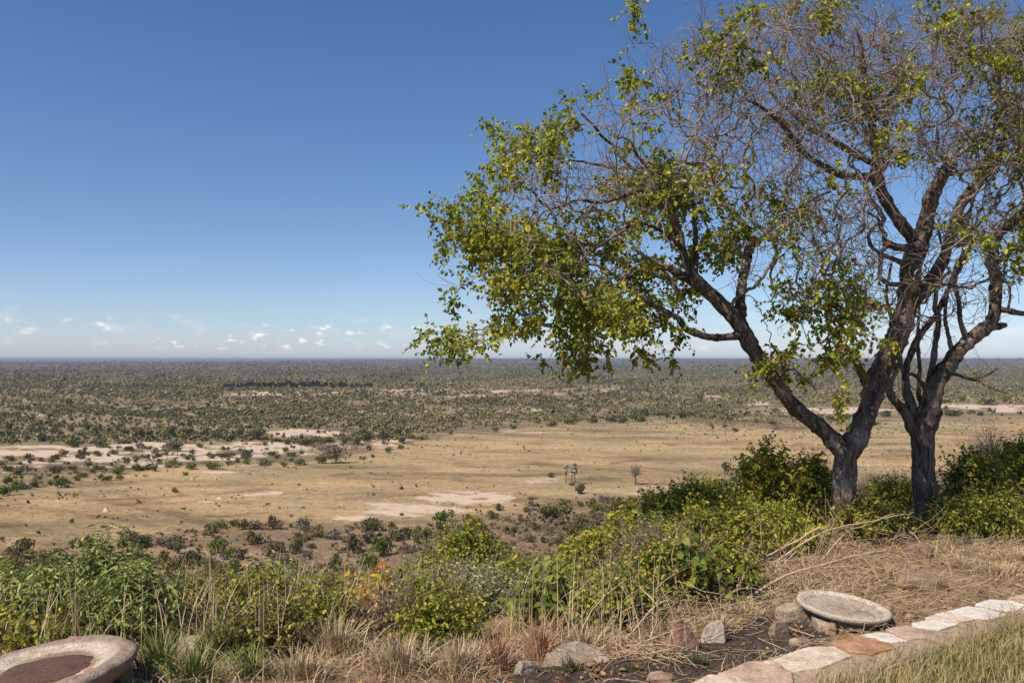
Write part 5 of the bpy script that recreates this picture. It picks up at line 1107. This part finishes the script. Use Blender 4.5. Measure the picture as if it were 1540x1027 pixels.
def build_stones():
    rg = np.random.default_rng(44)
    # small plate, a thin bowl propped on stones
    c = at(1268, 914, 5.42); e = empty('bird_bath', c, 'thin round concrete bird bath tilted on stones by the pale edging', 'bird bath')
    Rr = .283
    prof = refine([(.0005, -.004), (Rr * .55, -.002), (Rr * .80, .004), (Rr * .86, .016), (Rr * .93, .024), (Rr * .985, .020), (Rr, .008), (Rr * .97, -.008), (Rr * .8, -.026), (Rr * .4, -.034), (.0005, -.035)], .008)
    V, Q = lathe(prof, 96, .018, rg); o = obj('bowl', mesh_data('bowl', V, [Q], None, True), bath_mat('bath_concrete', (.47, .40, .32), (.64, .56, .46), (.30, .23, .18), .21, Rr), e)
    e.rotation_euler = (R(4.5), R(4.2), R(20))
    # stones that carry it
    S = [('orange brown stone standing on edge under the left rim of the round bird bath', 1222, 938, 40, 30, M_ROCKB, 1, [(-.5, 0, 0), (.5, .0, 0), (.5, .3, 0), (-.5, .3, 0), (-.45, 0, .9), (-.3, .25, 1), (.25, 0, .45), (.5, .1, .1)]),
         ('long flat slab stone under the front rim of the round bird bath', 1285, 957, 92, 22, M_ROCKG, 2, [(-.5, 0, 0), (.5, .05, .0), (.5, .4, 0), (-.5, .4, 0), (-.5, 0, .55), (.48, .05, .9), (.5, .4, 1), (-.5, .4, .8)]),
         ('grey brown rock behind the left rim of the round bird bath', 1190, 935, 48, 26, M_ROCKG, 3, None),
         ('squat brown rock left of the propped bird bath', 1176, 958, 37, 22, M_ROCKB, 4, None),
         ('small reddish rock at the right rim of the round bird bath', 1338, 926, 17, 16, M_ROCKB, 5, None),
         ('flat brown stone between the squat rock and the pale edging', 1205, 972, 38, 11, M_ROCKB, 6, None),
         ('brown stone wedged below the left end of the flat slab stone', 1252, 955, 34, 16, M_ROCKB, 7, None),
         ('small brown stone beside the end of the flat slab stone', 1342, 937, 18, 6, M_ROCKB, 17, None),
         ('small reddish stone on the litter beyond the edging', 1372, 932, 22, 8, M_ROCKB, 18, None)]
    for lb, px, py, w, h, m, sd, shp in S: rock(lb, px, py, w, h, m, sd, shape=shp, depth=.6)
    rock('pointed triangular brown rock with pale veins beside the white rock', 1028, 984, 58, 48, M_ROCKV, 8, 'pointed_rock', [(-.5, 0, 0), (.5, .1, 0), (.35, .5, 0), (-.4, .5, 0), (-.12, .12, .92), (.0, .12, 1.0), (.12, .2, .9), (.5, .2, .25), (-.42, .1, .2), (-.05, -.06, .1)])
    rock('upright whitish rock right of the pointed one', 1077, 970, 38, 36, M_ROCKP, 9, 'white_rock', [(-.5, 0, 0), (.45, 0, 0), (.4, .5, 0), (-.4, .5, 0), (-.4, .05, .6), (-.1, .1, .92), (.35, .1, 1), (.5, .2, .6), (-.5, .1, .3)])
    rock('long low grey brown boulder on the blackened soil at bottom centre', 868, 1010, 106, 34, M_ROCKG, 10, 'boulder', [(-.5, 0, 0), (.5, .0, 0), (.4, .4, 0), (-.4, .4, 0), (-.42, .05, .5), (-.2, .1, .95), (.05, .15, 1), (.3, .15, .7), (.5, .1, .3)])
    rock('small grey stone left of the long boulder', 792, 1016, 40, 20, M_ROCKG, 11)
    rock('flat brown rock lying on straw beyond the pale edging', 1402, 896, 84, 22, M_ROCKB, 12, 'flat_rock', [(-.5, .0, .45), (-.45, .1, 0), (.45, .0, 0), (.5, .1, .35), (.45, .05, .75), (-.35, .0, .95), (.3, .4, 1), (-.3, .4, 1), (-.45, .4, 0), (.4, .4, 0)])
    rock('low brown rock leaning against the foot of the thicker trunk', 1385, 842, 60, 22, M_ROCKB, 13)
    rock('pinkish flat stone half hidden in green grass at left', 285, 985, 56, 26, M_ROCKG, 14, depth=.9)
    rock('brown stone in the soil at the edge of the blackened patch', 1000, 1032, 60, 16, M_ROCKB, 20)
    for i, (px, py, w, h) in enumerate([(1150, 985, 9, 4), (1120, 970, 7, 4), (1350, 912, 8, 4), (1230, 880, 12, 5), (1180, 895, 10, 4), (1440, 905, 8, 4), (1105, 990, 6, 3), (940, 1018, 9, 4), (1450, 875, 10, 5), (1390, 915, 9, 4), (1200, 985, 8, 3), (985, 1000, 7, 3)]):
        o = rock('pebble sized brown stone lying loose around the edging and blackened soil', px, py, w, h, M_ROCKB, 40 + i, 'pebble'); o['group'] = 'loose pebbles'; o['category'] = 'pebble'
    # large bath ---------------------------------------------------------
    c = at(64, 1000, 4.25); e = empty('stone_bath', c, 'large thick stone and mortar bath with dark soil in its hollow', 'bird bath'); Rr = .43
    prof = refine([(.0005, -.035), (Rr * .42, -.035), (Rr * .62, -.022), (Rr * .74, -.004), (Rr * .84, .006), (Rr * .94, .004), (Rr * .985, -.004), (Rr, -.018), (Rr * .985, -.05), (Rr * .93, -.08), (Rr * .7, -.10), (.0005, -.105)], .012)
    V, Q = lathe(prof, 140, .09, rg); obj('basin', mesh_data('basin', V, [Q], None, True), bath_mat('bath_stone', (.37, .285, .22), (.62, .53, .43), (.42, .34, .28), .62 * Rr, Rr, True), e)
    a = np.arange(40) / 40 * 2 * PI; k = .74 + .34 * fbm(np.cos(a) * 2.2 + 2, np.sin(a) * 2.2, 4, 3) ; V = [[0, 0, -.012]]
    for f in (.5, .85, 1.0): V += [[math.cos(t) * Rr * .60 * kk * f, math.sin(t) * Rr * .56 * kk * f - .01, (-.014, -.017, -.033)[int(f > .5) + int(f > .9)]] for t, kk in zip(a, k)]
    V = np.array(V); T = [[0, 1 + i, 1 + (i + 1) % 40] for i in range(40)]; Qs = [[1 + r * 40 + i, 41 + r * 40 + i, 41 + r * 40 + (i + 1) % 40, 1 + r * 40 + (i + 1) % 40] for r in (0, 1) for i in range(40)]
    obj('soil', mesh_data('soil', V, [np.array(Qs), np.array(T)], None, True), M_SOIL, e)
    for ang, rr, sz in ((-25, .80, .06), (98, .95, .045), (-115, .90, .06), (-150, .90, .06), (160, .9, .05)):
        q = np.array([math.cos(R(ang)) * Rr * rr, math.sin(R(ang)) * Rr * rr, .004]); a2 = np.arange(7) / 7 * 2 * PI; me = hull_rock([[math.cos(t) * sz * .6, math.sin(t) * sz * .4, z] for t in a2 for z in (-.012, .004)], int(ang), 2, .02)
        o = obj('inset_stone', me, M_INSET, e, q)
    e.rotation_euler = (R(1.0), R(-5.5), 0)
    for i, (px, py, w, h, lb) in enumerate([(60, 1062, 190, 22, 'rough brown boulder carrying the large stone bath'), (165, 1040, 60, 40, 'dark stone under the right end of the large stone bath')]):
        rock(lb, px, py, w, h, M_ROCKB, 60 + i, 'boulder')
    # pale edging --------------------------------------------------------
    e = empty('stone_edging', at(1300, 975, 4.75) * [1, 1, 0], 'curving edging of pale flat stones set in mortar along the grass', 'edging')
    org = np.array(e.location)
    SL = [(M_SLABP, .100, [(1025, 1034), (1067, 1014), (1103, 1016), (1128, 1027), (1140, 1050), (1010, 1055)]), (M_SLABB, .100, [(1084, 1013), (1127, 995), (1168, 995), (1188, 1012), (1190, 1034), (1120, 1030)]), (M_SLABP, .100, [(1151, 994), (1213, 973), (1254, 971), (1277, 985), (1233, 1002), (1197, 1007)]),
          (M_SLABO, .100, [(1253, 965), (1283, 956), (1328, 961), (1344, 973), (1310, 981), (1268, 977)]), (M_SLABW, .100, [(1299, 954), (1324, 950), (1340, 953), (1363, 963), (1334, 965)]), (M_SLABB, .100, [(1334, 945), (1364, 940), (1380, 947), (1392, 957), (1366, 960)]), (M_SLABW, .100, [(1373, 936), (1395, 932), (1418, 933), (1438, 938), (1410, 946), (1384, 941)]),
          (M_SLABP, .100, [(1394, 928), (1418, 920), (1440, 923), (1464, 930), (1440, 935), (1416, 931)]), (M_SLABW, .100, [(1425, 919), (1454, 912), (1480, 914), (1512, 923), (1490, 929), (1467, 928)]), (M_SLABW, .100, [(1469, 908), (1490, 901), (1520, 903), (1540, 909), (1526, 918), (1500, 914)]), (M_SLABB, .100, [(1517, 898), (1540, 894), (1575, 897), (1590, 905), (1550, 906)]), (M_SLABP, .100, [(1540, 914), (1570, 911), (1600, 913), (1580, 922), (1548, 922)])]
    for i, (m, z, P) in enumerate(SL):
        W = np.array([[(a - 770) / F * ((EYE - z) * F / (b - HOR)), (EYE - z) * F / (b - HOR)] for a, b in P]); cc = W.mean(0); W = cc + (W - cc) * 1.08
        pts = [[x - org[0], y - org[1], zz] for x, y in W for zz in (z - .06, z)]
        obj('stone', hull_rock(pts, 70 + i, 4, .022, .045), m, e)
    # mortar body under the stones, stepping along
    CL = [(.80, 3.95, .17), (1.12, 4.18, .17), (1.5, 4.38, .17), (1.89, 4.60, .18), (2.44, 4.97, .18), (2.83, 5.22, .17), (3.2, 5.47, .16), (3.9, 5.95, .16)]
    q = catmull([[a, b, c] for a, b, c in CL], .03); n = len(q); t = norm(np.gradient(q[:, :2], axis=0)); nr = np.c_[-t[:, 1], t[:, 0]]
    sec = [(-1.0, -.06), (-1.0, .02), (-.93, .06), (-.8, .082), (-.4, .089), (0, .091), (.4, .089), (.8, .08), (.95, .05), (1., .0), (1., -.06)]
    V = np.array([[*(q[i, :2] + nr[i] * u * q[i, 2] * (.9 + .22 * (fbm(np.array([i * .11]), np.array([u * .5]), 3, 2)[0] - .5))), z + .02 * (fbm(np.array([i * .2]), np.array([u * 3]), 3, 4)[0] - .5)] for i in range(n) for u, z in sec]); V[:, :2] -= org[:2]
    k = len(sec); i = np.arange(n * k).reshape(n, k); Q = np.stack([i[:-1, :-1], i[:-1, 1:], i[1:, 1:], i[1:, :-1]], -1).reshape(-1, 4)
    obj('mortar', mesh_data('mortar', V, [Q], None, True), M_MORTAR, e)
def bath_mat(name, rim, mid, inner, r1, Rr, thick=False):
    t = NT(name); oc = t.objc(); s = t.new('ShaderNodeSeparateXYZ'); t.link(oc, s.inputs[0])
    r = t.math('SQRT', t.math('ADD', t.math('MULTIPLY', s.outputs[0], s.outputs[0]), t.math('MULTIPLY', s.outputs[1], s.outputs[1])))
    a = t.noise(oc, 22, 6, .7); b = t.noise(oc, 90, 5, .7); w = t.math('ADD', r, t.math('MULTIPLY', t.math('SUBTRACT', a, .5), .05))
    if thick: c = t.ramp(t.math('DIVIDE', w, Rr), [(.0, (.20, .14, .11)), (.38, (.34, .26, .21)), (.5, (.50, .42, .34)), (.58, mid), (.74, mid), (.82, rim), (1, rim)])
    else: c = t.ramp(t.math('DIVIDE', w, Rr), [(.0, (.42, .33, .26)), (.55, (.52, .43, .34)), (.74, (.54, .46, .37)), (.79, (.42, .35, .28)), (.83, mid), (.97, mid), (1, rim)])
    c = t.mix(1.0, c, t.ramp(a, [(.3, (.62, .58, .55)), (.6, (1.1, 1.1, 1.08))]), 'MULTIPLY'); c = t.mix(1.0, c, t.ramp(b, [(.3, (.78, .77, .76)), (.7, (1.15, 1.15, 1.15))]), 'MULTIPLY')
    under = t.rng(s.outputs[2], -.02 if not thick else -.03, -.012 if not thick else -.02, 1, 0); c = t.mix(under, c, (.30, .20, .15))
    return t.finish(c, .9, t.bump(b, .8, .008, t.bump(a, .9, .03)), .15)
def _veined():
    t = NT('veined_rock'); g = t.objc(); a = t.noise(g, 14, 6, .65); b = t.noise(g, 70, 5, .7)
    c = t.ramp(a, [(.3, (.17, .09, .065)), (.5, (.26, .15, .11)), (.75, (.36, .23, .17))])
    w = t.new('ShaderNodeTexWave', wave_type='BANDS', bands_direction='X'); w.inputs['Scale'].default_value = 4.2; w.inputs['Distortion'].default_value = 3; w.inputs['Detail'].default_value = 3; w.inputs['Phase Offset'].default_value = 1.2
    t.link(g, w.inputs['Vector']); c = t.mix(t.rng(w.outputs['Fac'], .93, .99, 0, .6), c, (.55, .42, .33))
    c = t.mix(1.0, c, t.ramp(b, [(.3, (.75, .74, .72)), (.7, (1.2, 1.2, 1.2))]), 'MULTIPLY'); return t.finish(c, .85, t.bump(b, .5, .006, t.bump(a, .6, .02)), .2)
M_ROCKV = _veined()
M_SOIL = plain_mat('dark_soil', (.105, .062, .048), .4, 60, .95, .8, .01)
M_INSET = plain_mat('red_inset_stone', (.36, .19, .14), .3, 40, .9, .4)
# ------------------------------------------------------------------ camera, light, sky
def build_env():
    cam = bpy.data.cameras.new('camera'); co = bpy.data.objects.new('camera', cam); COL.objects.link(co)
    co.location = (0, 0, EYE); co.rotation_euler = (PI / 2, 0, 0)
    cam.sensor_width = 36; cam.lens = 36 * F / 1540; cam.shift_y = (HOR - 513.5) / 1540
    cam.clip_start = .05; cam.clip_end = 200000; SC.camera = co
    sl = bpy.data.lights.new('sun', 'SUN'); so = bpy.data.objects.new('sun', sl); COL.objects.link(so)
    sl.energy = 5.0; sl.angle = R(.55); sl.color = (1, .89, .75)
    from mathutils import Vector
    so.rotation_euler = Vector(-SUN_TO).to_track_quat('-Z', 'Y').to_euler(); so.location = (-20, -10, 40)
    w = bpy.data.worlds.new('World'); SC.world = w; w.use_nodes = True
    n = w.node_tree.nodes; l = w.node_tree.links; n.clear()
    out = n.new('ShaderNodeOutputWorld'); bg = n.new('ShaderNodeBackground'); sky = n.new('ShaderNodeTexSky')
    sky.sky_type = 'NISHITA'; sky.sun_disc = False
    el = math.asin(SUN_TO[2]); az = math.atan2(SUN_TO[0], SUN_TO[1])
    sky.sun_elevation = el; sky.sun_rotation = az
    sky.altitude = 900; sky.air_density = 1.0; sky.dust_density = 1.1; sky.ozone_density = 2.0
    bg.inputs[1].default_value = .080
    # small fair-weather clouds low over the horizon, laid out by direction
    tc = n.new('ShaderNodeTexCoord'); sx = n.new('ShaderNodeSeparateXYZ'); l.new(tc.outputs['Generated'], sx.inputs[0])
    def mt(op, a, b=0.0):
        m = n.new('ShaderNodeMath'); m.operation = op
        for k, v in enumerate((a, b)):
            if isinstance(v, (int, float)): m.inputs[k].default_value = v
            else: l.new(v, m.inputs[k])
        return m.outputs[0]
    def mr(f, a, b, c=0., d=1.):
        m = n.new('ShaderNodeMapRange'); m.interpolation_type = 'SMOOTHSTEP'
        for i, v in zip((1, 2, 3, 4), (a, b, c, d)): m.inputs[i].default_value = v
        l.new(f, m.inputs[0]); return m.outputs[0]
    azn = mt('ARCTAN2', sx.outputs[0], sx.outputs[1]); cb = n.new('ShaderNodeCombineXYZ')
    l.new(mt('MULTIPLY', azn, 1.0), cb.inputs[0]); l.new(mt('MULTIPLY', sx.outputs[2], 2.1), cb.inputs[1])
    def noise(sc, det, rough=.55):
        t = n.new('ShaderNodeTexNoise'); t.inputs['Scale'].default_value = sc; t.inputs['Detail'].default_value = det; t.inputs['Roughness'].default_value = rough
        l.new(cb.outputs[0], t.inputs['Vector']); return t.outputs['Fac']
    puff = mr(noise(58, 4, .5), .56, .70); group = mr(noise(8, 2), .44, .60)
    win = mt('MULTIPLY', mr(sx.outputs[2], .008, .016), mr(sx.outputs[2], .052, .030))
    c1 = mt('MULTIPLY', mt('MULTIPLY', puff, group), win)
    thin = mt('MULTIPLY', mr(noise(24, 6, .6), .52, .74), mt('MULTIPLY', mr(sx.outputs[2], .004, .016), mr(sx.outputs[2], .075, .035)))
    fac = mt('MINIMUM', mt('ADD', mt('MULTIPLY', mt('MULTIPLY', c1, mr(azn, .1, -.30, .45, 1)), .68), mt('MULTIPLY', thin, .22)), .8)
    hs = n.new('ShaderNodeMix'); hs.data_type = 'RGBA'; hs.blend_type = 'MULTIPLY'; hs.inputs[0].default_value = 1
    l.new(sky.outputs[0], hs.inputs[6])
    tr = n.new('ShaderNodeValToRGB'); l.new(sx.outputs[2], tr.inputs[0]); cr = tr.color_ramp
    cr.elements.new(.3); cr.elements.new(.6)
    for i, (p, c) in enumerate([(0, HOR_TINT), (.04, LOW_TINT), (.14, MID_TINT), (.40, SKY_TINT)]): cr.elements[i].position = p; cr.elements[i].color = c
    l.new(tr.outputs[0], hs.inputs[7])
    mx = n.new('ShaderNodeMix'); mx.data_type = 'RGBA'; l.new(fac, mx.inputs[0]); l.new(hs.outputs[2], mx.inputs[6]); mx.inputs[7].default_value = CLOUD_COL
    l.new(mx.outputs[2], bg.inputs[0]); l.new(bg.outputs[0], out.inputs[0])
    vs = SC.view_settings; vs.view_transform = 'Standard'; vs.look = 'None'; vs.gamma = 1; vs.exposure = EXPO; vs.use_curve_mapping = False
    SC.cycles.max_bounces = 6; SC.cycles.diffuse_bounces = 3; SC.cycles.transmission_bounces = 3; SC.cycles.volume_bounces = 0; SC.cycles.glossy_bounces = 2
    SC.cycles.use_denoising = True
SKY_TINT = (.66, .91, 1.20, 1); MID_TINT = (.86, 1.0, 1.22, 1); LOW_TINT = (1.08, 1.18, 1.46, 1); HOR_TINT = (1.25, 1.32, 1.75, 1); CLOUD_COL = (12.5, 11.5, 11.6, 1); EXPO = 0.25
def build_haze():
    hx = 66000; z0 = VALLEY - 4; z1 = 12
    V = [(x, y, z) for z in (z0, z1) for y in (-hx, hx) for x in (-hx, hx)]
    Q = [(0, 2, 3, 1), (4, 5, 7, 6), (0, 1, 5, 4), (2, 6, 7, 3), (0, 4, 6, 2), (1, 3, 7, 5)]
    t = NT('haze_air'); v = t.new('ShaderNodeVolumePrincipled')
    v.inputs['Color'].default_value = (.46, .53, .70, 1); v.inputs['Density'].default_value = HAZE; v.inputs['Anisotropy'].default_value = 0.0
    t.link(v.outputs[0], t.out.inputs['Volume'])
    o = obj('haze', mesh_data('haze', V, [Q]), t.m); tag(o, kind='stuff'); return o
HAZE = 7e-5
STEPS = [build_haze, build_hero_trees, build_plain, build_dark_stand, build_woodland, build_scrub, build_bushes, build_grass, build_stones]
import os, time
_t = time.time()
def step(n):
    print('[t] %s %.1f' % (n, time.time() - _t))
build_env(); build_ground(); step('ground')
for fn in STEPS: fn(); step(fn.__name__)
